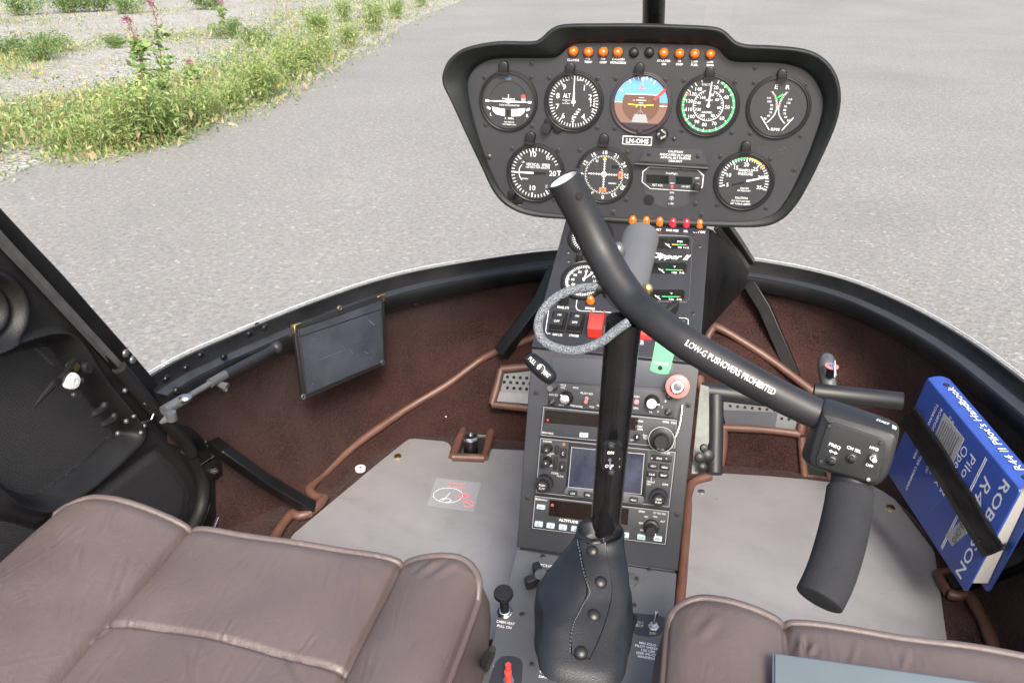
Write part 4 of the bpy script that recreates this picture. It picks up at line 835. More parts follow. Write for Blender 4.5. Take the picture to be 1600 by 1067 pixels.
# manifold pressure
g = Gauge('manifold pressure dial with coloured arc, lower right of the panel', PF, 1162.3, 283.6, 48, .86, [(1125.4, 244.7), (1203.8, 248.4), (1120.7, 320), (1197, 325.1)])
ma = lambda v_: -105+(v_-5)*7.1
for v_ in range(5, 36): g.tick(ma(v_), .80 if v_ % 5 else .74, .93, .026 if v_ % 5 else .045)
for v_ in (5, 10, 15, 20, 25, 30, 35): g.tp(str(v_), ma(v_), .63 if v_ != 20 else .66, .145)
g.arc(.86, .92, ma(15.5), ma(20), 'green_paint', .0011); g.arc(.86, .92, ma(20.5), ma(25.5), 'yellow_paint', .0011); g.tick(ma(26.3), .77, .96, .06, 'orange_flag', .0012)
g.t('MANIFOLD', 1, -17.2, 4.4, 22); g.t('PRESSURE', 1, -11.8, 4.4, 23); g.t('INCHES', 2.5, 10.6, 2.6, 13); g.t('OF MERCURY', 2, 14.4, 2.6, 21); g.t('CAUTION', -1, 26, 3.4, 20); g.t('DO NOT EXCEED', -1, 31, 2.6, 29); g.t('MP TABLE LIMITS', -1, 35.4, 2.6, 31); g.poly([(-18, 5), (0, 0), (0, 3), (-17, 7.6)], 'bezel_black', .0012); g.done()
g.needle(ma(30.4), .09, .90, .075, .04, hub=0)
# radar altimeter display
ra = thing('radar_altimeter', 'small dark radio altimeter display with white octagon outline, below the caution placard', 'altimeter', PF.at(1050, 282).translation)
O_ = [(1004, 268), (1014, 260), (1090, 264), (1100, 274), (1098, 292), (1090, 299), (1016, 295), (1003, 284)]
mb = MB('panel_plate'); mb.prism(PF.M, PF.pts(circ(45, 40, 1049, 281)), 0, .0006); mb.use('bezel_black'); mb.cyl(PF.at(1014, 312), 8*PF.sx(1014, 312), 0, .0016, 18); mb.build('mounting_plate', ra)
mb = MB('white_paint'); mb.prism(PF.M, PF.pts(O_), .0004, .0022); mb.use('placard_black'); mb.prism(PF.M, offset_poly([Vector(p) for p in PF.pts(O_)], .0011), .0004, .0028); mb.use('screen_dark'); mb.prism(PF.M, PF.pts([(1010, 272), (1045, 274), (1045, 287), (1010, 285)]), .001, .0031); mb.prism(PF.M, PF.pts([(1056, 275), (1082, 276), (1082, 288), (1056, 287)]), .001, .0031)
T(mb, PF, 'FreeFlight', 1050, 270.5, 3, width=18, h=.0033); T(mb, PF, 'ALT AGL', 1027.5, 288.6, 3.4, width=17, h=.0033); T(mb, PF, 'ON SET', 1071.5, 291, 2.8, width=13, h=.0033); T(mb, PF, 'TEST', 1050.5, 286, 2.2, width=8, h=.0033); T(mb, PF, 'BRT', 1090, 278, 2.4, width=6, h=.0033); mb.build('display', ra)
mb = MB('red_paint'); mb.cyl(PF.at(1050, 291.5), 2.7*PF.sx(1050, 291), 0, .006, 14, .001); mb.build('test_button', ra)
mb = MB('knob_black'); k_ = PF.sx(1089, 292); mb.lathe(PF.at(1089, 290), [(7*k_, .002), (7*k_, .009), (5*k_, .010), (5*k_, .016), (4*k_, .0175), (.0001, .0178)], 20); mb.build('knob', ra)
mb = MB('white_paint'); T(mb, PF, 'ON', 1049.7, 300.8, 3, width=6.5, h=.001); T(mb, PF, 'OFF', 1048.5, 318.4, 3, width=9, h=.001); mb.build('lettering', ra)
def toggle(fr_, x, y, rpx, parent, m_='chrome', lean=(0, .5), L=.014, nut='steel', name='toggle_switch', tipr=None):
    M_ = fr_.at(x, y); r_ = rpx*fr_.sx(x, y); mb = MB(nut); mb.prism(M_, circ(r_, 6), 0, r_*.35, r_*.1); mb.cyl(M_, r_*.62, 0, r_*.75, 16)
    mb.use(m_); tip = M_ @ Vector((lean[0]*L, lean[1]*L, r_*.6+L)); b0 = M_ @ Vector((0, 0, r_*.5)); tr = tipr or r_*.36; mb.tube([b0, b0.lerp(tip, .5), b0.lerp(tip, .9), tip], [tr*.6, tr*.85, tr, tr*.75], 10); return mb.build(name, parent)
toggle(PF, 1049, 310.5, 4.6, ra, 'steel', (0, -.3), .008)
# ================================================================ CENTRE CONSOLE
RF = tilt_frame((-.076, .823, EYE-.58), R(19.25))
def rfp(x, y): return at_p(x, y, RF.o, RF.n)
L1 = rfp(962, 550); L2 = at_p(995, 350, PF.o, PF.n); UT = math.atan2(L2.y-L1.y, L2.z-L1.z); UF = tilt_frame(L1, UT)
L3 = rfp(932, 873); LF = tilt_frame(L3, R(79))
XL, XR = -.172, .0235
con = thing('centre_console', 'sloping black centre console between the seats, carrying radios, switches and gauges', 'console', (-.074, .8, .53))
LB_ = LF.M @ Vector((0, -.50, 0))
mb = MB('panel_black'); Mx = Matrix(((0, 0, 1, 0), (1, 0, 0, 0), (0, 1, 0, 0), (0, 0, 0, 1)))
mb.prism(Mx, [(LB_.y, LB_.z-.004), (L3.y+.004, L3.z-.004), (L1.y+.016, L1.z-.012), (L2.y+.004, L2.z-.012), (1.27, L2.z-.01), (1.27, .535), (LB_.y, .535)], XL+.003, XR-.003); mb.build('console_body', con, bevel=.002)
x0, x1 = XL-UF.o.x, XR-UF.o.x; top = (L2-L1).length
mb = MB('panel_black'); mb.prism(UF.M, [(x0, -.004), (x1, -.004), (x1, top+.002), (x0, top+.002)], -.012, 0, .0012); upn = mb.build('switch_panel', con)
x0, x1 = XL-RF.o.x, XR-RF.o.x; bt = RF.px(932, 873)[1]; tp_ = RF.px(962, 556)[1]
mb = MB('panel_plate'); mb.prism(RF.M, [(x0, bt), (x1, bt), (x1, tp_), (x0, tp_)], -.006, 0, .0012); rpn = mb.build('radio_panel', con)
x0, x1 = XL-LF.o.x+.001, XR-LF.o.x-.001
mb = MB('console_worn'); mb.prism(LF.M, [(x0, -.5), (x1, -.5), (x1, -.003), (x0, -.003)], -.006, 0, .0012); lpn = mb.build('lower_panel', con)
for f_, par, L_ in ((UF, upn, [(887.5, 394), (888, 407.5), (1093, 385), (1083.5, 490), (1004, 385), (1087, 362)]), (RF, rpn, [(838, 613), (1075.5, 633), (824.5, 777.5), (1058.5, 803.5), (907.5, 605.5), (1003.5, 613.5)]), (LF, lpn, [(848, 868.5), (1014.5, 889.5), (816, 959), (831, 1037), (971, 1056), (990.5, 945)])):
    for x, y in L_: screw(f_, x, y, 4.3, par)
for y in (362, 395, 405, 460, 500, 540):
    t_ = (550-y)/200; rivet(con, Vector((XR-.0035, L1.y+(L2.y-L1.y)*t_+.02, L1.z+(L2.z-L1.z)*t_-.022)), Vector((1, 0, 0)), .004)
for x, y, m_ in ((988.5, 349, 'lens_amber'), (1009.5, 350, 'lens_amber'), (1030.5, 351, 'lens_amber'), (1051, 352.5, 'lens_red'), (1072, 353.5, 'lens_red'), (1093, 354.5, 'lens_amber'), (922.5, 473, 'lens_amber')): lamp(UF, x, y, 6.8, m_, con, 1.55)
le = MB('white_paint')
for s_, x, y, wd in (('ALT', 1029, 359.5, 8), ('ENG FIRE', 1050.5, 360.8, 19), ('OIL', 1071.5, 362, 7), ('GOV OFF', 1092.5, 363.2, 19), ('PANEL LTS', 880, 481, 18), ('BRAKE', 922, 482.5, 15), ('NAV LTS', 871, 523.5, 15), ('STROBE', 897, 525, 15), ('OFF', 1065, 503.5, 8), ('L', 1016.5, 432, 2), ('TEST', 1003, 534, 5), ('LTS', 1003, 537.5, 5)): T(le, UF, s_, x, y, 3.4 if wd > 2 else 3, width=wd, bold=.012)
def pline(mb, fr_, pts, wpx, h=.0005, m_='white_paint'):
    mb.use(m_)
    for a_, b2 in zip(pts, pts[1:]):
        A, B = fr_.px(*a_), fr_.px(*b2); mb.bar(fr_.M, A, B, wpx*fr_.sx(*a_), h-.0003, h)
pline(le, UF, [(903, 459), (900, 480), (902, 484.5), (907, 486), (955, 488.5)], .9); pline(le, UF, [(860, 468), (852.5, 517), (854, 521), (860, 521.8)], .9); pline(le, UF, [(1054, 496.5), (1072, 497.5), (1075.5, 500), (1075, 516)], .9)
le.build('lettering', con)
# small panel knobs and switches
M_ = UF.at(881, 473); k_ = UF.sx(881, 473); mb = MB('knob_black'); mb.lathe(M_, [(8*k_, 0), (8*k_, .011), (7.4*k_, .0125), (.0001, .0127)], 20); mb.use('white_paint'); mb.bar(M_, (-.6*k_, -7.8*k_), (-.6*k_, -3*k_), k_, .0122, .0131); mb.build('dimmer_knob', con)
for x, y in ((872.5, 504), (900, 506)):
    M_ = UF.at(x, y); k_ = UF.sx(x, y); q_ = UF.sy(x, y); mb = MB('bezel_black'); mb.prism(M_, rrect(24*k_, 30*q_, .001), 0, .003, .0008); rk = mb.build('rocker_switch', con)
    mb = MB('knob_black'); mb.rings([[(-9*k_, yy*q_, hh), (9*k_, yy*q_, hh)] for yy, hh in ((12.5, .0028), (11, .0055), (2, .0042), (-4, .0115), (-12, .0095), (-13, .0028))], M_, closed=False)
    for sx_ in (-9, 9): mb.add([(sx_*k_, yy*q_, hh) for yy, hh in ((12.5, .0028), (11, .0055), (2, .0042), (-4, .0115), (-12, .0095), (-13, .0028))], [(0, 1, 2, 3, 4, 5)], M_)
    mb.build('rocker', rk)
    mb = MB('white_paint'); mb.text(M_ @ Matrix.Translation((0, 7*q_, 0)), 'ON', 3*q_, .0058, 'C', 6*k_); mb.text(M_ @ Matrix.Translation((0, -8*q_, 0)), 'OFF', 3.6*q_, .0112, 'C', 8.5*k_, 0); mb.build('lettering', rk)
M_ = UF.at(932, 512); k_ = UF.sx(932, 512); q_ = UF.sy(932, 512); mb = MB('red_guard')
for sx_ in (-1, 1): mb.prism(M_ @ Matrix(((0, 0, 1, sx_*10*k_-.0008), (1, 0, 0, 0), (0, 1, 0, 0), (0, 0, 0, 1))), [(-16*q_, .001), (14*q_, .001), (13*q_, .016), (2*q_, .020), (-15*q_, .014)], 0, .0016)
mb.rings([[(-9.4*k_, yy*q_, hh), (9.4*k_, yy*q_, hh)] for yy, hh in ((4, .019), (-2, .0185), (-15, .0135), (-17, .001))], M_, closed=False); mb.use('grey_metal'); mb.box(M_ @ Matrix.Translation((14.5*k_, -6*q_, .002)), 6*k_, 14*q_, .004); mb.build('guarded_switch', con)
M_ = UF.at(1048, 490, 0, R(-35)); mb = MB('knob_black'); k_ = UF.sx(1048, 490); mb.prism(M_, [(-5*k_, -16*k_), (5*k_, -16*k_), (6*k_, 8*k_), (0, 20*k_), (-6*k_, 8*k_)], 0, .014, .002); mb.build('ignition_knob', con)
M_ = UF.at(1010, 523); mb = MB('red_paint'); mb.box(M_ @ Matrix.Translation((0, 0, .004)), .014, .016, .008, .001); mb.build('red_switch', con)
mb = MB('bezel_black'); mb.cyl(UF.at(952, 462), .007, 0, .012, 16); mb.cyl(UF.at(938, 455), .005, 0, .008, 16); mb.build('dimmer_knob', con)
# clock and its hidden neighbour on the switch panel
kk = UF.sy(912, 439)/UF.sx(912, 439)*30/36
g = Gauge('round clock with two white hands on the console, just above the grey cord loop', UF, 912, 439, 36, .86, k=kk)
for k in range(60): g.tick(k*6, .78 if k % 5 else .72, .92, .03)
for k in range(12): g.tp(str(k*5), k*30, .56, .14)
g.done(); g.needle(8, -.05, .60, .07, .05); g.needle(42, -.05, .70, .07, .05, h=.003); M_ = UF.at(905.5, 409); mb = MB('knob_black'); mb.cyl(M_, .0042, 0, .014, 14, .001); mb.build('knob', g.root)
g = Gauge('dial on the console mostly hidden behind the bent black control tube', UF, 923, 371, 36, .86, k=kk)
for k in range(40): g.tick(k*9, .78, .92, .03)
g.done()
eg = thing('engine_gauges', 'cluster of three small engine gauge windows with green bands, right of the grey sleeve', 'gauge cluster', UF.at(1045, 420).translation)
mb = MB('panel_black'); O2 = [UF.px(x, y) for x, y in c2([(990, 369), (1040, 369.5), (1074, 371), (1081, 375), (1081, 385), (1077, 462), (1073, 471), (1064, 474), (985, 470)], 3)]; mb.prism(UF.M, O2, 0, .0016, .0006); mb.build('cover_plate', eg)
mb = MB('grey_metal'); mb.tube([UF.M @ Vector((*p, .0017)) for p in O2], .0005, 5); mb.build('cover_edge', eg)
for (xa, xb, ya, yb), bx, lab, nums in (((1005, 1078, 373, 391), (1050, 1074, 385.5), 'PSI', ('95', '115')), ((1002, 1074, 412, 430), (1040, 1067, 424.8), '°F', ('180', '245')), ((1000, 1071, 454, 471), (1034, 1063, 466.5), '°F', ('350', '500'))):
    P_ = [UF.px(x, y) for x, y in ((xa, ya), (xb-4, ya+.4), (xb, ya+4), (xb-1, yb-3), (xb-5, yb), (xa, yb-1))]; mb = MB('hole_black'); mb.prism(UF.M, P_, .0012, .0022); mb.use('screen_dark')
    mb.prism(UF.M, offset_poly([Vector(p) for p in P_], .0012), .002, .0026); h_ = .003
    w_ = bx[1]-bx[0]; pline(mb, UF, [(bx[0], bx[2]-.6), (bx[0]+w_*.35, bx[2]-.3)], 1.6, h_, 'yellow_paint' if lab == 'PSI' else 'green_paint'); pline(mb, UF, [(bx[0]+w_*.35, bx[2]-.3), (bx[1]-3, bx[2])], 1.6, h_, 'green_paint'); pline(mb, UF, [(bx[1]-3, bx[2]), (bx[1], bx[2]+.1)], 1.8, h_, 'red_paint')
    T(mb, UF, lab, bx[0]+w_*.5 if lab == 'PSI' else bx[0]+w_*.5, bx[2]-5, 3, width=8 if lab == 'PSI' else 4, h=h_); T(mb, UF, nums[0], bx[0]+w_*.5, bx[2]+4, 3, width=6 if len(nums[0]) < 3 else 8, h=h_); T(mb, UF, nums[1], bx[1]-2, bx[2]+4.4, 3, width=8, h=h_)
    mb.build('gauge_window', eg); mb = MB('white_paint'); pline(mb, UF, [(bx[0]-11, bx[2]-1.5), (bx[0]-2.5, bx[2]+5)], 1.6, .0040); pline(mb, UF, [(bx[0]-10, bx[2]+.6), (bx[0]-4, bx[2]+.2)], .8, .0040); mb.build('needle', eg)
mb = MB('white_paint'); T(mb, UF, 'Clipper II', 1046, 402.5, 8, width=60, h=.0022, slant=.45, bold=.02); mb.build('lettering', eg)
# ---------------------------------------------------------------- radio panel
def rbox(x0_, y0_, pts, mb, h0, h1, bev=.0008): mb.prism(RF.M, RF.pts(pts), h0, h1, bev); return mb
mb = MB('blank_plate'); mb.prism(RF.M, RF.pts([(863, 557), (1052, 566), (1052, 607), (864, 596)]), 0, .0012, .0004); mb.build('blank_cover', con)
M_ = RF.at(864, 602); mb = MB('grey_metal'); mb.lathe(M_, [(.0055, 0), (.005, .010), (.0035, .022)], 14); mb.build('vent_shaft', con); mb = MB('boot_leather'); h0_ = M_ @ Vector((0, 0, .022)); n_ = RF.n
va, vb = at_d(825, 557, .80), at_d(865, 595, .79); mb.use('boot_leather'); mb.tube([va.lerp(vb, t_) for t_ in (0, .05, .15, .4, .6, .85, .95, 1)], [.004, .0062, .0075, .0085, .0085, .0075, .0062, .004], 14); vh = mb.build('vent_handle', con)
def wrap_text(mb, P, r_, s_, cap, c_arc, width, a0=0., lift=.0003, flip=1, toward=None):
    """lettering laid round a tube along its centre line P; c_arc = arc length of the text's centre"""
    P = [Vector(p) for p in P]; L = [0]
    for a_, b2 in zip(P, P[1:]): L.append(L[-1]+(b2-a_).length)
    v, f = text_mesh(s_, .004); v = v.copy()*(cap/.70); x0_, x1_ = v[:, 0].min(), v[:, 0].max(); v[:, 0] = (v[:, 0]-x0_)*(width/(x1_-x0_))-width/2; v[:, 1] -= cap/2; out = []
    for x, y, _ in v:
        s0_ = max(0, min(L[-1]-1e-6, c_arc+x)); i = max(j for j in range(len(P)-1) if L[j] <= s0_); t_ = (s0_-L[i])/(L[i+1]-L[i])
        c_ = P[i].lerp(P[i+1], t_); T0 = (P[i+1]-P[i]).normalized(); T_ = T0
        f_ = (toward or (CAM-c_)); f_ = (f_-T_*f_.dot(T_)).normalized(); up_ = f_.cross(T_); rr = (r_(s0_) if callable(r_) else r_)+lift; a_ = y/rr+a0; out.append(c_+(f_*math.cos(a_)+up_*math.sin(a_))*rr)
    o_ = len(mb.v); mb.v += out; mb.f += [tuple(i+o_ for i in q) for q in f]; mb.mi += [mb.c]*len(f); return mb
mb = MB('white_paint'); Lh = (vb-va).length; hp_ = [va.lerp(vb, i/12) for i in range(13)]; wrap_text(mb, hp_, .0085, 'PULL', .0042, Lh*.24, Lh*.24); wrap_text(mb, hp_, .0085, 'VENT', .0042, Lh*.77, Lh*.24); wrap_text(mb, hp_, .0085, '8', .005, Lh*.5, .003)
Fh = Frame(va.lerp(vb, .5)+(CAM-va).normalized()*.0088, vb-va, RF.ey); mb.arc(Fh.M, .0040, .0045, 0, 360, 0, .0002, 20); mb.build('lettering', vh)
ap = thing('audio_panel', 'narrow intercom strip with two silver-topped knobs and a pink toggle, highest of the radios', 'intercom', RF.at(950, 625).translation)
mb = MB('panel_plate'); mb.prism(RF.M, RF.pts([(858, 596), (1056, 612), (1053, 652), (856, 633)]), 0, .0022, .0006)
for s_, x, y, wd in (('ICS', 881, 601, 8), ('VOL', 880, 605, 8), ('VOX', 900, 605, 9), ('PILOT ISO', 917, 614, 19), ('AA12S', 865, 616, 14), ('LIVE', 878, 632, 8), ('MAX', 896, 633, 8), ('INTER', 906, 634.5, 10), ('VOX', 925, 635, 8), ('MAX', 937, 633, 8), ('COM', 995, 619, 8), ('SPC', 994, 637, 8), ('PA', 1017, 643, 5), ('1', 1040, 626, 2), ('2', 1035, 635, 2), ('3', 1028, 642, 2)): T(mb, RF, s_, x, y, 3, width=wd, h=.0026)
mb.build('faceplate', ap)
for x, y, r_, cap in ((885, 621, 10, 'chrome'), (1019, 627, 10.5, 'nylon_white')):
    k_ = RF.sx(x, y); mb = MB('knob_black'); M_ = RF.at(x, y, .002); mb.lathe(M_, [(r_*k_*1.15, 0), (r_*k_, .006), (r_*.8*k_, .012), (r_*.78*k_, .012)], 22); mb.use(cap); mb.lathe(M_, [(r_*.74*k_, .0115), (r_*.72*k_, .0145), (r_*.6*k_, .0150), (.0001, .0150)], 22); mb.use('white_paint'); mb.bar(M_, (0, 0), ((-.6 if x < 900 else 1.2)*r_*k_, (.8 if x < 900 else .05)*r_*k_), 2.4*k_, .0146, .0156); mb.build('knob', ap)
toggle(RF, 917, 622, 4.6, ap, 'pink_paint', (0, -.35), .009, tipr=.0024); mb = MB('pink_paint'); mb.cyl(RF.at(995, 627), .0030, .002, .006, 14, .0006); mb.build('push_button', ap)
for x, y in ((863, 627), (1046, 618), (1044, 643), (866, 604)):
    k_ = RF.sx(x, y); mb = MB('bezel_black'); mb.cyl(RF.at(x, y), 6*k_, .002, .0035, 18, .0006); mb.use('grey_metal'); mb.bar(RF.at(x, y, 0, .8), (-4*k_, 0), (4*k_, 0), 1.6*k_, .0035, .0039); mb.build('screw', ap)
def radio(name, label, cat, q, h=.004):
    t = thing(name, label, cat, RF.at((q[0][0]+q[2][0])/2, (q[0][1]+q[2][1])/2).translation); P_ = [Vector(p) for p in RF.pts(q)]
    mb = MB('bezel_black'); mb.prism(RF.M, offset_poly(P_, -.0010), 0, h-.0012); mb.use('grey_paint'); mb.prism(RF.M, P_, h-.0014, h-.0003); mb.use('panel_plate'); mb.prism(RF.M, offset_poly(P_, .0008), h-.001, h, .0003); return t, mb, h+.0005
t, mb, h_ = radio('radio_unit', 'radio with dark red display and one large black knob, second unit down the console', 'radio', [(850, 634.5), (1058, 655), (1055, 699), (845.5, 679)])
mb.use('screen_red'); mb.prism(RF.M, RF.pts([(853, 639), (998, 652), (996, 671), (851, 659)]), .003, h_)
mb.use('key_pale'); mb.prism(RF.M, RF.pts([(907, 674), (920, 675), (919.5, 682), (906, 681)]), .003, h_+.001); mb.use('red_paint'); mb.prism(RF.at(857, 655), circ(.0014, 8), .003, h_+.0002)
for s_, x, y, wd in (('BENDIX/KING', 857, 675, 17), ('COMM', 999, 656.5, 12), ('STBY', 999, 665, 11), ('CHAN', 999, 669, 11), ('XFER  TSO', 1046, 658.5, 22), ('PULL', 1009, 679, 8), ('TEST', 1009, 683, 8), ('OFF', 988, 686, 6)): T(mb, RF, s_, x, y, 3, width=wd, h=h_)
T(mb, RF, '<>', 913, 678.3, 3, 'bezel_black', 8, h=h_+.0014); mb.build('faceplate', t)
M_ = RF.at(1034, 683); k_ = RF.sx(1034, 683); mb = MB('knob_black'); mb.lathe(M_, [(19*k_, .004), (20*k_, .010), (19*k_, .0135), (14*k_, .0150), (11.5*k_, .0150), (11.5*k_, .020), (10*k_, .0265), (8.5*k_, .0265), (.0001, .0262)], 32); mb.use('dim_paint'); mb.arc(M_, 19*k_, 20.2*k_, 0, 360, 0, .0118, 36); mb.text(M_ @ Matrix.Translation((0, -14.5*k_, 0)), 'PULL 25K', 2.6*k_, .0153, 'C', 12*k_); mb.build('knob', t, smooth=30)
mb = MB('knob_black'); mb.cyl(RF.at(996, 681), 5*k_, .004, .011, 18, .001); mb.use('white_paint'); mb.bar(RF.at(996, 681), (0, 0), (0, 4*k_), 1.2*k_, .011, .0115); mb.build('knob', t)
t, mb, h_ = radio('satellite_navigator', 'navigator with dark blue screen ringed by grey keys, the largest unit in the console', 'navigator', [(845, 683), (1056, 705), (1046, 790.5), (838, 768)])
mb.use('bezel_black'); mb.prism(RF.M, RF.pts([(890, 690.5), (1013, 702), (1008, 778), (885, 764)]), .003, h_+.0012, .0006); mb.use('dim_paint'); mb.prism(RF.M, RF.pts([(894, 696.5), (1007.5, 707), (1002.5, 770), (888.5, 758.5)]), .004, h_+.0014); mb.use('screen_blue'); mb.prism(RF.M, RF.pts([(894.8, 697.2), (1006.8, 707.7), (1001.8, 769.3), (889.3, 757.8)]), .004, h_+.0017)
mb.use('console_worn'); mb.prism(RF.M, offset_poly([Vector(p) for p in RF.pts(c2([(886, 758), (950, 765), (1000, 771.5), (1007, 777), (1004, 784), (995, 785), (940, 779), (888, 771), (882, 766)], 3))], 0), .003, h_+.0020, .001); mb.mats[mb.c] = 'panel_plate' if 0 else mb.mats[mb.c]
for s_, x, y, wd in (('GARMIN', 856, 688, 14), ('GNS 430', 1040, 706, 14), ('VOL/PUSH', 860, 706.5, 13), ('SQ', 859, 709, 6), ('VOL/PUSH', 858, 725.5, 13), ('COM/', 868, 737.5, 11), ('VLOC', 876, 742, 11), ('GPS', 1039.5, 755, 9), ('DEFAULT', 1017.5, 751, 12), ('NAV', 1014, 754.5, 6)): T(mb, RF, s_, x, y, 2.9, width=wd, h=h_)
mb.use('lens_amber'); mb.prism(RF.at(882, 692.5), circ(.0017, 10), .003, h_+.0006); mb.use('white_paint'); mb.bar(RF.at(1018, 745), (0, -.003), (0, .003), .0005, .004, h_); mb.build('faceplate', t)
def key(parent, x, y, w_, h2, s_, m_='knob_black', tm='white_paint', tw=None, base=.0045, rise=.0028, cap=3.0):
    k_ = RF.sx(x, y); M_ = RF.at(x, y); kb = MB(m_); kb.prism(M_, rrect(w_*k_, h2*k_, min(.0012, h2*k_*.3)), .003, base+rise, .0006)
    if s_: kb.use(tm); kb.text(M_, s_, cap*k_, base+rise+.0004, 'C', tw*k_ if tw else None)
    return kb.build('key', parent)
for x, y, w_, s_ in ((1034, 714, 32, ''), (1021, 725.5, 15, '-D>'), (1039, 727.5, 15, 'MENU'), (1019, 738.5, 15, 'CLR'), (1037.5, 740, 15, 'ENT')): key(t, x, y, w_, 8.6, s_, tw=9)
mb = MB('white_paint'); T(mb, RF, 'RNG', 1030.5, 713.4, 3, width=8, h=.0080); T(mb, RF, 'v', 1019, 712.4, 4, h=.0080); T(mb, RF, '^', 1041.5, 714.5, 4, h=.0080); mb.build('lettering', t)
for x, y, s_ in ((896.5, 767, 'CDI'), (920, 769.5, 'OBS'), (944, 772, 'MSG'), (968, 774.5, 'FPL'), (991, 777.5, 'PROC')): key(t, x, y, 13, 7.2, s_, tw=9 if s_ == 'PROC' else 6.5, base=.0066)
for x, y, s_ in ((881, 706, 'C'), (879.5, 727, 'V')): key(t, x, y, 9, 14.5, s_, tw=2.6, cap=5)
for x, y, h2 in ((849.5, 699, 13), (848, 720, 19), (871, 701, 13), (869, 722, 19)): key(t, x, y, 5, h2, '')
for x, y, s_ in ((857.5, 698.5, 'C'), (856.5, 718.5, 'P')):
    k_ = RF.sx(x, y); mb = MB('knob_black'); M_ = RF.at(x, y); mb.lathe(M_, [(7*k_, .004), (6.4*k_, .014), (5.6*k_, .0165), (.0001, .0168)], 20); mb.use('white_paint'); mb.text(M_, s_, 3.2*k_, .0172, 'C'); mb.build('knob', t)
for x, y, s_ in ((852, 752, ('PUSH', 'C/V')), (1030, 773, ('CRSR', 'PUSH'))):
    k_ = RF.sx(x, y); mb = MB('knob_black'); M_ = RF.at(x, y); mb.lathe(M_, [(13.5*k_, .004), (13*k_, .013), (12*k_, .0145), (9.4*k_, .0145), (9*k_, .021), (8*k_, .0225), (.0001, .0228)], 32); mb.use('screen_blue'); mb.arc(M_, 12.1*k_, 13.1*k_, 0, 360, 0, .0141, 30); mb.use('white_paint')
    for i, q in enumerate(s_): mb.text(M_ @ Matrix.Translation((0, (2.4-5*i)*k_, 0)), q, 3*k_, .0232, 'C', 9*k_)
    mb.build('knob', t, smooth=30)
t, mb, h_ = radio('transponder', 'transponder with a row of pale numbered keys under its display, lowest of the radios', 'transponder', [(836.6, 773), (1045.6, 797), (1040, 849), (832, 823.5)])
mb.use('screen_red'); mb.prism(RF.M, RF.pts([(860, 779), (983, 793), (981, 818), (858, 803.5)]), .003, h_); mb.use('red_paint'); mb.prism(RF.at(864, 787), circ(.0018, 10), .003, h_+.0002)
mb.use('placard_black'); mb.prism(RF.M, RF.pts([(871, 806), (935, 813), (934.5, 819), (870.5, 812)]), .003, h_+.0002)
T(mb, RF, 'ALTITUDE', 889, 811.5, 4, width=30, h=h_+.0005, bold=.02)
for s_, x, y, wd in (('BENDIX/KING', 847, 778.5, 18), ('XPDR', 1003, 797, 10), ('KT 76C TSO', 1031, 800, 19), ('SBY', 1002, 815, 7), ('TST', 1010, 805.5, 6), ('ON', 1024, 805, 6), ('ALT', 1035.5, 812.5, 7), ('OFF', 1004, 826, 7)): T(mb, RF, s_, x, y, 2.8, width=wd, h=h_)
mb.build('faceplate', t)
key(t, 846.5, 789.5, 13, 7, 'IDT', 'key_pale', 'panel_plate', 7)
for i, (x, y) in enumerate(((843, 816), (861.5, 818.5), (880.5, 821), (899.5, 823.5), (918.5, 826), (937, 828.5), (956, 830.5), (977, 833))): key(t, x, y, 12.6, 8.2, str(i), 'key_pale', 'panel_plate', None, cap=5)
key(t, 1002.5, 836, 13, 8, 'CLR', 'key_pale', 'panel_plate', 8); key(t, 1028, 838.5, 13, 8, 'VFR', 'key_pale', 'panel_plate', 8)
M_ = RF.at(1018, 821, 0, R(-20)); k_ = RF.sx(1018, 821); mb = MB('knob_black'); mb.lathe(M_, [(12.5*k_, .004), (12*k_, .009), (8.6*k_, .010), (8*k_, .020), (7*k_, .022), (.0001, .0222)], 26); mb.use('white_paint'); mb.bar(M_, (9*k_, -4*k_), (11.5*k_, -8*k_), 1.5*k_, .009, .0095); mb.build('knob', t)
# red ringed knob with ball chain
M_ = RF.at(1059, 600); k_ = RF.sx(1057, 596); mb = MB('ring_pink'); mb.lathe(M_, [(17*k_, .010), (19*k_, .014), (18.5*k_, .0175), (12*k_, .0185), (10.8*k_, .018)], 32); mb.use('knob_black'); mb.cyl(M_, 9*k_, 0, .014, 18); mb.use('chrome'); mb.lathe(M_, [(10.8*k_, .016), (10.6*k_, .0215), (9.2*k_, .0222), (8.8*k_, .020)], 28); mb.use('grey_paint'); mb.use('sleeve_grey'); mb.lathe(M_, [(8.9*k_, .0195), (4*k_, .0205), (.0001, .0207)], 24); mb.build('pull_knob', con)
mb = MB('chrome')
for i in range(22):
    t_ = i/21; x, y = 1066+(-12*t_+3*math.sin(2.6*t_)), 633+46*t_; mb.sph(RF.at(x, y, .003+.012*math.sin(t_*2.2)), .0013, 1, 8)
mb.build('ball_chain', con)
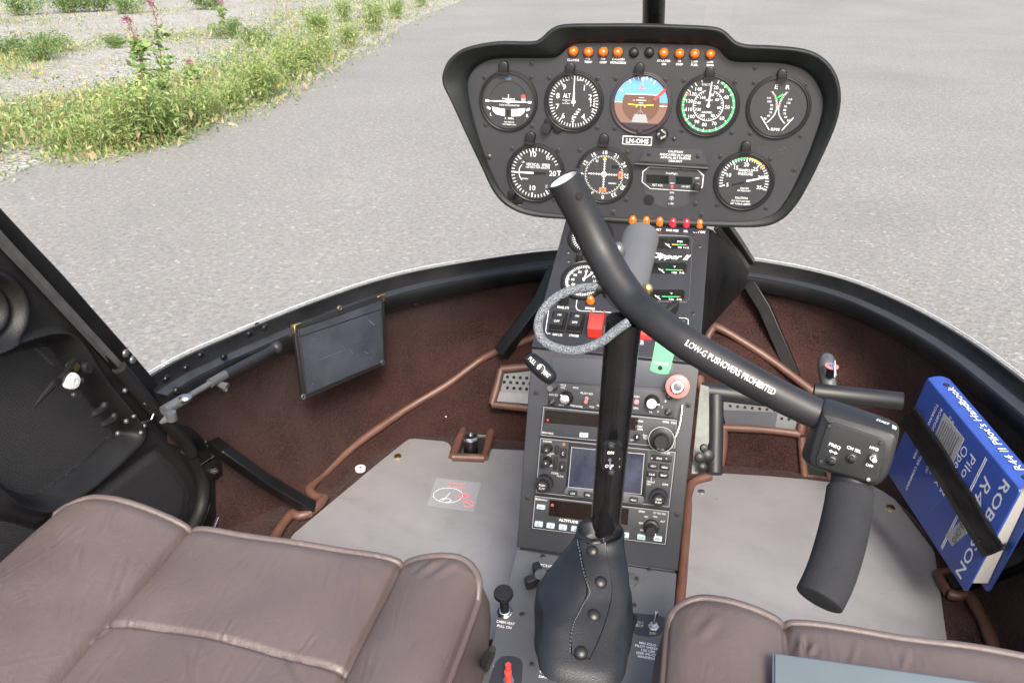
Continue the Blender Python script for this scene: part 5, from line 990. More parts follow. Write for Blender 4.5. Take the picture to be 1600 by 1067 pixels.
# ---------------------------------------------------------------- lower panel
M_ = LF.at(846, 914); k_ = LF.sx(846, 910); mb = MB('knob_black'); st = []
for i in range(64):
    a_ = 2*math.pi*i/64; st.append(((17+9*max(-1, min(1, 1.5*math.cos(4*a_))))*k_*math.cos(a_+.55), (17+9*max(-1, min(1, 1.5*math.cos(4*a_))))*k_*math.sin(a_+.55)))
mb.prism(M_, st, .006, .020, .001); mb.cyl(M_, .006, 0, .007); mb.use('grey_metal'); mb.arc(M_, 0.0001, 10*k_, 0, 360, 0, .0203, 24); mb.build('friction_knob', con)
M_ = LF.at(789, 957); k_ = LF.sx(789, 950); mb = MB('knob_black'); mb.lathe(M_, [(7*k_, .004), (7*k_, .020), (5*k_, .022), (5*k_, .026), (13*k_, .031), (15*k_, .034), (15*k_, .037), (14*k_, .0385), (.0001, .0395)], 28); mb.use('chrome'); mb.lathe(M_, [(12*k_, 0), (12*k_, .0025), (10*k_, .004), (9*k_, .0015), (8.6*k_, .0045), (7*k_, .005)], 28, cap1=False); mb.build('cabin_heat_knob', con)
mb = MB('white_paint')
for s_, x, y, wd in (('CYCLIC FRICTION', 868, 886, 60), ('CABIN HEAT', 790, 972.5, 29), ('PULL ON', 788, 979, 23), ('PITOT', 998, 972, 15), ('HEAT', 998, 977.5, 14), ('OFF', 1020, 989.5, 11), ('THIS ROTORCRAFT APPROVED FOR', 897, 1059.5, 112), ('DAY AND NIGHT VFR OPERATIONS', 897, 1066, 112)): T(mb, LF, s_, x, y, 3.8, width=wd, bold=.014)
for i, (s_, wd) in enumerate((('MIN SOLO', 26), ('PILOT WEIGHT', 40), ('150 LBS', 21), ('(SEE PILOT\'S', 38), ('HANDBOOK)', 34))): T(mb, LF, s_, 1012+i*.4, 1006+5.4*i, 3.6, width=wd, bold=.014)
for i, (s_, x, y, wd) in enumerate((('TEST', 795, 1028, 10), ('ROTOR BRAKE', 795, 1031.5, 26), ('ENGAGE', 777, 1042, 12), ('OIL', 778, 1047.5, 8), ('ON', 782, 1053.5, 7), ('ARMED', 777, 1059.5, 14), ('RESET', 778, 1065, 12))): T(mb, LF, s_, x, y, 2.8, width=wd)
pline(mb, LF, [(785, 1043), (794, 1044)], .6); pline(mb, LF, [(786, 1048.5), (794, 1049)], .6); pline(mb, LF, [(787, 1054), (794, 1054.5)], .6)
mb.build('lettering', con)
for P_, h_ in ((c2([(772, 1040), (782, 1027), (800, 1025), (815, 1032), (816, 1050), (808, 1080), (760, 1080)], 3), .0008), (circ(26, 26, 914, 1063), .0010), (c2([(990, 962), (996, 958), (1034, 963), (1038, 970), (1033, 990), (1010, 994), (990, 988), (987, 978)], 3), .0006)):
    mb = MB('panel_black'); mb.prism(LF.M, LF.pts(P_), 0, h_); mb.build('placard_plate', con)
mb = MB('red_paint'); r_ = LF.sx(796, 1050); b0 = LF.at(795, 1066).translation; mb.cyl(LF.at(795, 1066), .0040, .006, .022, 14, .001); mb.tube([LF.at(795, 1066, .010).translation, LF.at(795, 1066, .030).translation+Vector((0, .003, 0))], .0032, 12); mb.use('steel'); mb.prism(LF.at(795, 1066), circ(.006, 6), 0, .005); mb.build('clutch_switch', con)
toggle(LF, 1021, 979, 9, con, 'chrome', (.1, .35), .016, 'steel', tipr=.0027)
mb = MB('knob_black'); p0 = LF.at(757, 1042).translation; mb.tube([p0, at_d(762, 1026, .70), at_d(770, 1013, .69)], [.006, .0055, .003], 8); mb.build('release_lever', con)
mb = MB('grey_metal'); mb.prism(LF.M, LF.pts([(983, 895), (995, 897), (999, 905), (997, 911), (988, 918), (983, 918)]), 0, .002, .0005); mb.build('bracket', con); screw(LF, 994.5, 905.5, 3.6, con, .002)
# pedestal tag
t = thing('plastic_tag', 'bright green plastic tag with a punched hole hanging over the console', 'tag', at_d(1034, 560, .75))
Gt = Frame(at_d(1034, 560, .755), (1, .06, 0), (0, .55, .83)); mb = MB('green_tag'); mb.prism(Gt.M, Gt.pts(c2([(1024.5, 532), (1052, 546), (1050, 565), (1046, 581), (1040, 584.5), (1026, 583), (1017, 579), (1016, 576), (1019, 562)], 3)), -.001, .0006); mb.use('hole_black'); mb.prism(Gt.at(1031.5, 575), circ(3.6*Gt.sx(1031, 575), 16), 0, .0009); mb.use('white_paint'); mb.prism(Gt.M, Gt.pts([(1022, 564.5), (1044.5, 568.5), (1044, 571), (1021.5, 567.5)]), 0, .0009); mb.build('tag_body', t)
# ================================================================ CYCLIC STICK
cy = thing('control_stick', 'black control stick with bent T-bar, switch box and foam grip, rising from a leather boot', 'control stick', LF.at(908, 1010).translation)
bz = LF.at(908, 1000).translation
mb = MB('tube_gloss'); ST = [at_d(944, 850, .750), at_d(947.5, 800, .742), at_d(958, 680, .708), at_d(968, 570, .672), at_d(975, 500, .652)]; mb.tube(catmull(ST, 6), [.0131+.0011*i/24 for i in range(25)], 24); post = mb.build('post', cy, smooth=60)
TB = catmull([at_d(880, 279, .656), at_d(908, 331, .667), at_d(937, 390, .670), at_d(963, 436, .662), at_d(990, 472, .652), at_d(1014, 493, .638), at_d(1040, 513, .626), at_d(1078, 540, .614), at_d(1138, 575, .604), at_d(1200, 609, .596), at_d(1260, 639, .588), at_d(1305, 659, .582)], 7)
mb = MB('tube_black'); mb.tube(TB, [.0142-.0034*i/(len(TB)-1) for i in range(len(TB))], 28, hole=.86); bar = mb.build('cross_tube', cy, smooth=60)
mb = MB('dim_paint'); d_ = (TB[1]-TB[0]).normalized(); mb.tube([TB[0]+d_*.0285, TB[0]+d_*.001], .0118, 24); mb.v = [q if i >= 0 else q for i, q in enumerate(mb.v)]; mb.f = mb.f[:-1]; mb.mi = mb.mi[:-1]; mb.build('tube_bore', bar, smooth=60)
d_ = (TB[1]-TB[0]).normalized(); c_ = TB[0]+d_*.015; tc_ = (CAM-c_); tc_ = (tc_-d_*tc_.dot(d_)).normalized(); tc_ = (tc_+d_.cross(tc_)*-.35).normalized(); q_ = tc_.to_track_quat('Z', 'Y').to_matrix().to_4x4(); q_.translation = c_+tc_*.0137
mb = MB('hole_black'); mb.cyl(q_, .0031, 0, .0014, 16); mb.build('drilled_hole', bar)
TBL = sum((b2-a_).length for a_, b2 in zip(TB, TB[1:])); mb = MB('white_paint'); al = 0; acc = 0; best = None
for a_, b2 in zip(TB, TB[1:]):
    l_ = (b2-a_).length; pm_ = proj((a_+b2)/2)
    if abs(pm_[0]-1150) < 8 and best is None: best = acc
    acc += l_
wrap_text(mb, TB, lambda q: .0142-.0034*q/TBL, 'LOW-G PUSHOVERS PROHIBITED', .0046, best+.002, .0690, .06); mb.build('lettering', bar)
mb = MB('sleeve_grey'); a_, b2 = at_d(977, 462, .690), at_d(1001, 372, .765); H_ = [a_.lerp(b2, i/8) for i in range(9)]; mb.tube([b2.lerp(a_, i/8) for i in range(9)], .0166, 28, hole=.9); sl = mb.build('pivot_sleeve', cy, smooth=60)
for x, y, d_ in ((966, 392, .70), (1012, 452, .665)): mb = MB('brass' if x > 1000 else 'grey_metal'); mb.sph(Matrix.Translation(at_d(x, y, d_+(.02 if x > 1000 else 0))), .0065 if x < 1000 else .0045, 1.2); mb.build('pivot_bolt', cy)
for x in (986, 995): rivet(sl, at_d(x, 388.5, .724), -FW, .0026, 'grey_metal')
# switch plate on the post
pf = catmull(ST, 6); pdir = (ST[3]-ST[1]).normalized(); ex_ = (RT-pdir*RT.dot(pdir)).normalized(); SW = Frame(at_d(954, 712, .70)-FW*.0115, ex_, pdir)
mb = MB('tube_gloss'); k_ = SW.sx(954, 712)
rows_ = []
for hh, ins in ((-.004, 0), (.0006, 0), (.0016, .0008)): rows_.append([(p.x, p.y, hh-22*p.x*p.x) for p in offset_poly([Vector(p) for p in rrect(32*k_, 58*k_, 15*k_, 6)], ins)])
mb.rings(rows_, SW.M); sp_ = mb.build('switch_plate', cy)
T(mb := MB('white_paint'), SW, 'ON', 953.5, 704.5, 4.6, width=10.5, h=.0024, bold=.02); T(mb, SW, 'OFF', 951.5, 725.5, 4.6, width=13, h=.0022, bold=.02)
for i, c_ in enumerate('LAND LT'): T(mb, SW, c_, 966.5, 701+4.9*i, 3.9, h=.0006, bold=.015)
mb.build('lettering', sp_); toggle(SW, 952.5, 717, 4.6, sp_, 'chrome', (0, -.6), .007); 
for y in (693.5, 734.5): rivet(sp_, SW.at(954.5, y, .0016).translation, SW.n, .003, 'screw_dark', 'screw')
# switch box and grip
BX = Frame(at_d(1325, 700, .568), at_d(1384, 690, .556)-at_d(1290, 655, .572), UP+FW*-.15)
Lf = [(1283, 648), (1288, 645.5), (1392, 675), (1400, 681), (1401, 690), (1385, 741), (1375, 754), (1360, 757.5), (1276, 731), (1266, 725), (1264, 715)]
L0 = [(1286, 624), (1293, 621.5), (1392, 655), (1405, 665), (1405, 682), (1390, 738), (1377, 755), (1360, 759), (1266, 730), (1253, 715), (1253, 702)]
def bx(L, h): return [(p.x, p.y, h) for p in fillet([BX.px(x, y, h) for x, y in L], .4, 3)]
mb = MB('tube_black'); A3 = bx(Lf, .003); mb.rings([bx([(x*.94+79, y*.96+27) for x, y in L0], -.045), bx(L0, -.030), bx(L0, -.012), bx([(a_[0]*.55+b_[0]*.45, a_[1]*.55+b_[1]*.45) for a_, b_ in zip(L0, Lf)], -.003), A3, [(p.x, p.y, .0042) for p in offset_poly([Vector(q) for q in A3], .0016)]], BX.M); bxo = mb.build('switch_box', cy, smooth=45)
mb = MB('grip_foam'); FP_ = [(1294, 656), (1386, 687), (1371, 756), (1272, 727)]; P_ = fillet([BX.px(x, y, .0042) for x, y in FP_], .2, 6, .006)
mb = MB('tube_black'); mb.prism(BX.M, P_, .0035, .0052, .0008); mb.build('switch_face', bxo)
mb = MB('white_paint')
def tb(s_, x, y, cap, wd, h=.0057): a_, b2 = BX.px(x, y, h); k_ = BX.sx(x, y); mb.text(BX.M @ Matrix.Translation((a_, b2, 0)), s_, cap*k_, h, 'C', wd*k_, 0, .015)
tb('FREQ', 1304.5, 696.5, 5.4, 18.5); tb('CH SEL', 1334.5, 702, 5.2, 23); tb('HYD', 1366, 700.5, 5.2, 14); tb('OFF', 1358.5, 727, 4.6, 12)
BM = lambda x, y, h: BX.M @ Matrix.Translation((*BX.px(x, y, h), h))
k_ = BX.sx(1302, 706); mb.bar(BM(1302, 706, .0054), (-4*k_, 0), (4*k_, 0), 1.4*k_, 0, .0003); mb.prism(BM(1302, 706, .0054), [(-7*k_, 0), (-3*k_, 3*k_), (-3*k_, -3*k_)], 0, .0003); mb.prism(BM(1302, 706, .0054), [(7*k_, 0), (3*k_, -3*k_), (3*k_, 3*k_)], 0, .0003); mb.build('lettering', bxo)
mb = MB('white_paint'); Mt = BX.M @ Matrix.Translation((*BX.px(1378, 663, -.0035), -.0035)) @ Matrix.Rotation(-math.atan2(.015, max(.002, BX.px(1378, 653, -.012)[1]-BX.px(1374, 671, .003)[1])), 4, 'X'); mb.text(Mt, 'START', 6.2*k_, .0022, 'C', 20*k_, 0, .02); mb.prism(Mt @ Matrix.Translation((18*k_, 0, 0)), [(-3.4*k_, 5*k_), (-2.2*k_, -5*k_), (1.5*k_, -3*k_), (4*k_, -3*k_), (4*k_, 3*k_), (1.5*k_, 3*k_)], 0, .0014); mb.build('lettering', bxo)
for x, y in ((1300, 719), (1331, 715.5)):
    M_ = BM(x, y, .0052); mb = MB('chrome'); mb.lathe(M_, [(7.4*k_, 0), (7.4*k_, .0022), (6*k_, .0030), (5*k_, .0016), (.0001, .0016)], 22); mb.use('knob_black'); mb.cyl(M_, 4.6*k_, .001, .0042, 16, .0008); mb.build('push_button', bxo)
M_ = BM(1364.5, 714, .0052); mb = MB('chrome'); mb.lathe(M_, [(7*k_, 0), (7*k_, .0015), (5*k_, .003), (4*k_, .003), (.0001, .0028)], 20); mb.tube([M_ @ Vector((0, 0, .002)), M_ @ Vector((3*k_, 2.5*k_, .010))], .0016, 10); mb.build('toggle_switch', bxo)
for x, y in ((1296, 665.5), (1377, 691.5), (1283, 720), (1357, 748.5)):
    M_ = BM(x, y, .0052); mb = MB('screw_dark' if y < 740 else 'chrome'); mb.lathe(M_, [(3.8*k_, 0), (3.8*k_, .0005), (3*k_, .0012), (.0001, .0013)], 14); mb.build('screw', bxo)
mb = MB('tube_black'); GP = [at_d(1332, 722, .585), at_d(1331, 748, .580), at_d(1329, 775, .575)]; mb.tube(GP, .0142, 22); mb.build('grip_neck', cy)
GP = catmull([at_d(1329, 764, .575), at_d(1324, 800, .568), at_d(1313, 850, .556), at_d(1297, 900, .546), at_d(1280, 936, .540)], 8); n_ = len(GP)
tip = GP[-1]-GP[-2]; GP += [GP[-1]+tip*.35, GP[-1]+tip*.6, GP[-1]+tip*.72]
rs = [.0156+.0003*math.sin(i*.12) for i in range(n_)]+[.0148, .0120, .006]; rs[0] = .0150
mb = MB('grip_foam'); mb.tube(GP, rs, 30); mb.build('grip', cy, smooth=80)
# leather boot
def boot_ring(cx, cyy, w_, d, ry=.8, fold=0., ph=0., n=48, sq=2.0):
    c_ = at_d(cx, cyy, d); r_ = w_/2*d/FPX; out = []
    for k in range(n):
        a_ = 2*math.pi*k/n; f_ = 1+fold*(math.sin(3*a_+ph)+.6*math.sin(5*a_-1.3*ph)); ca, sa = math.cos(a_), math.sin(a_)
        ex_ = math.copysign(abs(ca)**(2/sq), ca); ey_ = math.copysign(abs(sa)**(2/sq), sa); out.append(c_+Vector((ex_*r_*f_, ey_*r_*ry*f_, 0))+Vector((math.cos(YAW), math.sin(YAW), 0))*0)
    return out
RG = [(912, 1022, 136, .668, .95, .0, .2, 3.2), (911, 1010, 140, .672, .95, .004, .3, 3.0), (909, 990, 148, .678, .95, .02, .5, 2.5), (908, 960, 152, .688, .9, .06, .8, 2.2), (909, 930, 148, .698, .9, .085, 1.2, 2.1), (914, 905, 132, .706, .88, .10, 1.7, 2), (923, 880, 110, .713, .88, .08, 2.1, 2), (931, 860, 90, .719, .9, .045, 2.4, 2), (936, 845, 78, .724, .9, .01, 2.5, 2), (937.5, 834, 76, .727, .9, .0, 2.5, 2), (938, 829, 75, .728, .9, 0, 2.5, 2), (938, 828, 70, .728, .9, 0, 2.5, 2), (938, 836, 66, .727, .9, 0, 2.5, 2), (938, 850, 60, .725, .9, 0, 2.5, 2)]
NR = []
for i in range(len(RG)-1):
    st_ = 3 if i < 8 else 1
    for j in range(st_): NR.append(tuple(a_+(b2-a_)*j/st_ for a_, b2 in zip(RG[i], RG[i+1])))
NR.append(RG[-1]); mb = MB('boot_leather'); rr_ = [boot_ring(x, y, w_, d, ry, f_, ph, 64, sq) for x, y, w_, d, ry, f_, ph, sq in NR]; mb.rings(rr_, cap0=False, cap1=False); boot = mb.build('boot', cy, smooth=80)
def crease(p):
    q = p-Vector((bz.x, bz.y, bz.z)); return -.0042*abs(math.sin(q.z*62+q.x*38+1.6*math.sin(q.x*70)))**.6*max(0, math.sin(min(1, max(0, (q.z-.01)/.10))*math.pi))
for v_ in boot.data.vertices:
    p = v_.co+cy.location; v_.co += v_.normal*crease(p)
mb = MB('boot_leather'); base_ = LF.pts(c2([(842, 1000), (846, 1022), (862, 1036), (900, 1043), (945, 1045), (966, 1038), (976, 1018), (982, 985), (978, 960), (850, 952)], 4)); mb.prism(LF.M, base_, -.001, .014, .004); mb.prism(LF.M, offset_poly([Vector(p) for p in base_], -.005), 0, .003, .001); mb.build('boot_collar', cy)
from mathutils.bvhtree import BVHTree
bt_ = BVHTree.FromPolygons([v for r_ in rr_ for v in r_], [(i*64+j, i*64+(j+1) % 64, (i+1)*64+(j+1) % 64, (i+1)*64+j) for i in range(len(rr_)-1) for j in range(64)])
def on_boot(x, y, lift=.0):
    r_ = ray(x, y).normalized(); h_ = bt_.ray_cast(CAM, r_); p = h_[0] or at_d(x, y, .68); n_ = h_[1] if h_[0] else -FW
    if n_.dot(r_) > 0: n_ = -n_
    return p+n_*lift, n_
def patch(L, R_, lift, name, m_='boot_leather', n=8):
    """leather strap laid on the boot between two edges"""
    A, B = c2(L, n), c2(R_, n); rows1 = []; 
    for (ax, ay), (bx_, by) in zip(A, B): rows1.append([on_boot(ax+(bx_-ax)*t_, ay+(by-ay)*t_, lift if 0 < t_ < 1 else .0002)[0] for t_ in (0, .04, .3, .7, .96, 1)])
    mb = MB(m_); mb.rings(rows1, closed=False); return mb.build(name, cy, smooth=60)
patch([(906, 845), (910, 880), (916, 925), (901, 960), (891, 990), (893, 1022)], [(946, 845), (951, 880), (957, 925), (947, 970), (936, 1000), (922, 1030)], .0030, 'boot_flap')
for P in ([(905, 845), (909, 880), (917, 915), (920, 928), (912, 942), (903, 960), (893, 985), (890, 1022)], [(944, 842), (946, 862)]):
    Q = c2(P, 14)
    for i in range(0, len(Q)-1, 3):
        pass
    mb = MB('thread_grey')
    for i in range(0, len(Q)-2, 2): a_, _ = on_boot(*Q[i], .0034); b2, _ = on_boot(*((Q[i][0]+Q[i+1][0])/2+.3, (Q[i][1]+Q[i+1][1])/2+.6), .0034); mb.tube([a_, b2], .00045, 5)
    mb.build('stitching', boot)
for x, y, rp in ((926, 862.5, 9.5), (937.5, 911.5, 10), (927, 963.5, 10), (907.5, 1021, 10)):
    p, n_ = on_boot(x, y, .0022); q_ = (n_*.6-ray(x, y).normalized()*.4).to_track_quat('Z', 'Y').to_matrix().to_4x4(); q_.translation = p; r_ = rp*.70/FPX; mb = MB('bezel_black'); mb.lathe(q_, [(r_, -.001), (r_, .001), (r_*.85, .0022), (r_*.5, .0030), (.0001, .0033)], 24); mb.build('snap_button', cy, smooth=70)
for wv in ((-1, 0), (1, 3)):
    mb = MB('boot_leather'); mb.tube([on_boot(x, y, .0012)[0] for x, y in c2([(903+wv[1], 838), (925, 846+wv[1]), (945, 843+wv[1]), (968, 836)], 4)], .0022, 8); mb.build('boot_cuff', boot)
# cord loop
t = thing('cord_loop', 'loop of grey braided cord hanging from the bent control tube', 'cord', at_d(870, 500, .66))
mb = MB('cord_braid'); mb.tube(catmull([at_d(944, 449, .667), at_d(925, 449, .665), at_d(895, 453, .66), at_d(866, 467, .655), at_d(846, 490, .652), at_d(841, 515, .65), at_d(852, 535, .648), at_d(878, 546, .645), at_d(906, 547, .64), at_d(938, 535, .635), at_d(962, 517, .632), at_d(982, 503, .632)], 8), .0036, 14); mb.build('cord', t, smooth=70)
mb = MB('rubber_dark'); mb.tube([at_d(930, 450, .667), at_d(950, 449, .667)], .0048, 12); mb.build('cord_sleeve', t)
# ================================================================ PEDALS
def pedal(label, A, B, stem, pin):
    t = thing('pedal', label, 'pedal', stem[-1]); mb = MB('tube_black'); d_ = (B-A).normalized(); mb.tube([A, A+d_*.001, A+d_*.002, B-d_*.002, B-d_*.001, B], [.0118, .0132, .0128, .0128, .0132, .0118], 22); mb.build('foot_tube', t)
    mb = MB('tube_black' if not pin else 'grey_metal'); mb.tube(catmull(stem, 4), .0115, 16); mb.build('pedal_stem', t)
    if pin:
        x, y, d = pin; mb = MB('ring_pink'); M_ = Matrix.Translation(at_d(x, y, d)); mb.cyl(M_, .0095, 0, .0014, 20); mb.use('bezel_black'); mb.cyl(M_, .0060, -.016, 0, 14); mb.use('sky_blue'); mb.cyl(M_, .0032, .0014, .0045, 6); mb.build('pedal_bolt', t)
        mb = MB('chrome'); mb.tube([at_d(x+4.5, y+16, d-.01), at_d(x+5, y-10, d-.01)], .0012, 8); mb.tube([at_d(x+7, y+14, d-.01), at_d(x+5, y-8, d-.01)], .0007, 6); mb.build('split_pin', t)
pedal('black tube foot pedal nearest the console, partly behind the control tube', at_d(1096, 610, 1.235), at_d(1250, 628, 1.205), [at_d(1118, 618, 1.225), at_d(1118, 660, 1.215), at_d(1116, 740, 1.19)], None)
pedal('black tube foot pedal with a pinned bolt above it, beside the blue binder', at_d(1271, 612, 1.20), at_d(1411, 627, 1.165), [at_d(1297, 617, 1.20), at_d(1293, 590, 1.21), at_d(1290, 570, 1.215), at_d(1292, 563, 1.23)], (1299.5, 573, 1.19))
# ================================================================ FLOOR PLATES
FLR = Frame((0, 1.1, EYE-.8735), (1, 0, 0), (0, 1, 0))
def plate(label, L, name='floor_plate'):
    P_ = FLR.pts(L); t = thing(name, label, 'floor plate', FLR.M @ Vector((*P_[0], 0))); mb = MB('plate_grey'); mb.prism(FLR.M, P_, .0005, .0030, .0006); mb.build('plate', t); return t
pl_ = plate('bare grey metal floor plate with a faded warning decal, left of the console', [(445, 870), (453, 846), (456, 840), (461, 834), (535, 772), (595, 722), (634, 691), (640, 687.5), (648, 687), (693, 691), (700, 693.5), (704, 698), (705.5, 704), (706, 711.5), (758, 718), (760.5, 708), (764, 704.5), (770, 703), (850, 707), (850, 1000), (445, 1000)])
FT = Frame(FLR.o+FLR.n*.003, FLR.ex, FLR.ey)
mb = MB('brass'); mb.lathe(FT.at(621.5, 713), [(.0072, 0), (.0066, .0022), (.004, .0032), (.0001, .0034)], 18); mb.build('plate_screw', pl_)
mb = MB('decal'); mb.prism(FT.M, FT.pts([(682, 746.5), (752, 754.5), (740, 799), (667, 789)]), 0, .0006)
mb.use('pink_paint')
for y in (754, 760):
    x = 701.5
    while x < 727: g_ = random.uniform(1.6, 3.4); mb.bar(FT.at(x, y+(x-700)*.1), (0, -.0025), (0, .0025), g_*FT.sx(700, 755)*.55, .0004, .0009); x += g_+.9
sx_, sy_ = FT.sx(700, 775), FT.sy(700, 775)
def ell(cx, cy_, rx, ry, w_, m_, h=.0009):
    mb.use(m_); Q = [(cx+rx*math.cos(a_), cy_+ry*math.sin(a_)) for a_ in np.linspace(0, 2*math.pi, 33)]; pline(mb, FT, Q, w_, h, m_)
ell(700, 774, 23, 11.5, .6, 'white_paint'); ell(696, 782, 9, 3, .8, 'white_paint'); pline(mb, FT, [(690, 784), (700, 774), (703, 770)], .9, .0009); ell(725, 775, 7, 3.6, 3.4, 'pink_paint'); ell(732, 787, 7.4, 5.4, 1.6, 'pink_paint', .0010); pline(mb, FT, [(727, 783), (737, 791)], 1.5, .0011, 'pink_paint')
mb.build('warning_decal', pl_)
pr_ = plate('bare grey metal floor plate under the foam grip, right of the console', [(1020, 1000), (1060, 960), (1070, 880), (1077, 800), (1079, 775), (1086, 758), (1100, 748), (1125, 741), (1200, 745.5), (1262, 751), (1310, 757), (1360, 760.5), (1376, 762), (1386, 767), (1392, 774), (1455, 857), (1460, 866), (1469, 930), (1480, 1010), (1490, 1100), (1020, 1100)])
mb = MB('brass'); mb.lathe(FT.at(1391.5, 793.5), [(.0072, 0), (.0066, .0022), (.004, .0032), (.0001, .0034)], 18); mb.build('plate_screw', pr_); mb = MB('steel'); mb.lathe(FT.at(1096, 768), [(.0062, 0), (.0056, .0015), (.0001, .002)], 16); mb.build('plate_screw', pr_)
t = thing('snap_washer', 'white round washer on the maroon carpet beside the left floor plate', 'washer', zr(563, 731, -.87)); mb = MB('nylon_white'); p = zr(563, 731, -.868); mb.lathe(Matrix.Translation(p), [(.0095, -.004), (.0095, .001), (.0075, .0022), (.002, .0012)], 20); mb.use('steel'); mb.cyl(Matrix.Translation(p), .0022, 0, .0022, 10); mb.build('washer_disc', t)
# ================================================================ SEATS
def seat(label, xl, xr, yf, yb, zb, seams, cross, bol, creases, name='pilot_seat', edge=True):
    t = thing(name, label, 'seat', ((xl+xr)/2, (yf+yb)/2, zb-.2)); rc = .035
    def yfront(x): dx = max(0, xl+rc-x, x-(xr-rc)); return yf-rc+math.sqrt(max(0, rc*rc-dx*dx)) if dx else yf
    def zt(x, y):
        z = np.full(x.shape, zb); lo, hi = seams
        for k, (a_, b2, hh) in enumerate(bol):
            u = np.clip((x-a_)/(b2-a_), 0, 1); u = u if k else 1-u; sh = np.where(u < .62, np.sin(np.pi/2*u/.62), 1-.45*((u-.62)/.38)**2); z += np.where((x >= a_) & (x <= b2), hh*sh, 0)
        mid_ = (x > lo) & (x < hi); u = np.clip((x-lo)/(hi-lo), 0, 1); z += np.where(mid_, .004*np.sqrt(4*u*(1-u)), 0)
        yf_ = np.vectorize(yfront)(x); e_ = np.minimum(np.minimum(x-xl, xr-x), yf_-y); z -= .008*np.clip(1-np.clip(e_, 0, 9)/.02, 0, 1)**2
        for s_ in seams:
            d_ = np.abs(x-s_); z -= .0055*np.exp(-(d_/.0036)**2)+.0022*np.exp(-(d_/.014)**2)
        for c_ in cross:
            d_ = np.abs(y-(c_+.004*np.sin((x-lo)*17))); z -= np.where(mid_, .0042*np.exp(-(d_/.0026)**2)+.0006*np.exp(-(d_/.013)**2), 0)
        for (ax, ay), (bx_, by), dep, wd in creases:
            dx, dy = bx_-ax, by-ay; tt = ((x-ax)*dx+(y-ay)*dy)/(dx*dx+dy*dy); wob = .0004*np.sin(tt*9+ax*90)
            d_ = np.hypot(x-ax-tt*dx, y-ay-tt*dy)+wob; env = np.sin(np.pi*np.clip((tt+.1)/1.2, 0, 1)); z += dep*env*(np.exp(-(d_/wd)**2)-.8*np.exp(-((d_-1.6*wd)/wd)**2))
        return z+.0009*np.sin(x*31+y*17)+.0007*np.sin(x*57-y*43)
    rs_ = random.Random(int(xl*1000)+5)
    for k in range(70):
        x_ = rs_.uniform(xl+.01, xr-.01); y_ = rs_.uniform(.36, yf-.02); L_ = rs_.uniform(.02, .07); a_ = R(rs_.gauss(98, 16)); creases = creases+[((x_, y_), (x_+L_*math.cos(a_), y_+L_*math.sin(a_)), rs_.uniform(.0002, .0006), rs_.uniform(.0016, .0026))]
    nx, ny = 260, 240; rows_ = []
    for j in range(ny+1):
        rows_.append([Vector((xl+(xr-xl)*i/nx, yb+(yfront(xl+(xr-xl)*i/nx)-yb)*j/ny, 0)) for i in range(nx+1)])
    XX = np.array([[p.x for p in r_] for r_ in rows_]); YY = np.array([[p.y for p in r_] for r_ in rows_]); ZZ = zt(XX, YY)
    for r_, zz in zip(rows_, ZZ):
        for p, q in zip(r_, zz): p.z = float(q)
    mb = MB('leather_taupe'); mb.rings(rows_, closed=False)
    # side walls hang from the piping
    O3 = [rows_[j][0] for j in range(ny+1)]+[rows_[ny][i] for i in range(1, nx+1)]+[rows_[j][nx] for j in range(ny-1, -1, -1)]
    cx, cyy = (xl+xr)/2, (yf+yb)/2
    def outw(p, d_, dz):
        q = p.copy(); q.x += d_*(1 if p.x > xr-.03 else -1 if p.x < xl+.03 else 0); q.y += d_*(1 if p.y > yf-.03 else 0); q.z += dz; return q
    O4 = O3[::3]+[O3[-1]]
    mb.rings([[outw(p, d_, dz) for p in O4] for d_, dz in ((0, 0), (.004, -.012), (.009, -.035), (.010, -.06), (.006, -.09), (.0, -.12), (-.01, -.14))], closed=False)
    mb.build('cushion', t, smooth=80)
    mb = MB('leather_taupe'); mb.tube([p+Vector((0, 0, .0015)) for p in O3], .0042, 10); mb.build('piping', t, smooth=80)
    mb = MB('panel_black'); mb.box(Matrix.Translation((cx, (yf+yb)/2-.03, (zb-.14+.535)/2)), xr-xl-.03, yf-yb-.06, zb-.14-.535); mb.build('seat_base', t)
    return t
S2 = lambda x, y, z=-.575: tuple(zr(x, y, z)[:2])
cr = [(S2(200, 878), S2(170, 935), .0016, .0022), (S2(143, 850), S2(122, 905), .0016, .003), (S2(186, 800), S2(168, 850), .0012, .003), (S2(344, 1000), S2(366, 965), .0013, .0018), (S2(469, 1016), S2(492, 985), .0014, .0018), (S2(196, 976), S2(206, 958), .0012, .0018), (S2(306, 996), S2(296, 1060), -.0014, .004), (S2(452, 1020), S2(466, 1060), -.0012, .004), (S2(170, 970), S2(135, 990), .0016, .003), (S2(560, 900), S2(548, 960), .0010, .004), (S2(600, 905), S2(575, 965), .0010, .004), (S2(520, 880), S2(505, 930), .0008, .003), (S2(690, 885), S2(650, 910), .0012, .005), (S2(720, 890), S2(670, 925), .0010, .005), (S2(90, 850), S2(84, 895), .0010, .003)]
seat('taupe leather seat cushion with black door beside it, left of the console', -.648, -.168, .628, .10, EYE-.580, (-.500, -.257), (.482, .33), ((-.648, -.500, .026), (-.257, -.168, .020)), cr)
cr2 = [(S2(1251, 985), S2(1252, 1020), .003, .003), (S2(1275, 1000), S2(1262, 1018), .0016, .003), (S2(1340, 1000), S2(1330, 1040), .0010, .003), (S2(1420, 1010), S2(1410, 1045), .0008, .003), (S2(1120, 970), S2(1090, 1005), .0012, .005)]
seat('taupe leather seat cushion with a slate blue folder on it, right of the console', .015, .50, .632, .10, EYE-.582, (.122, .39), (.45,), ((.015, .122, .014), (.39, .50, .02)), cr2)
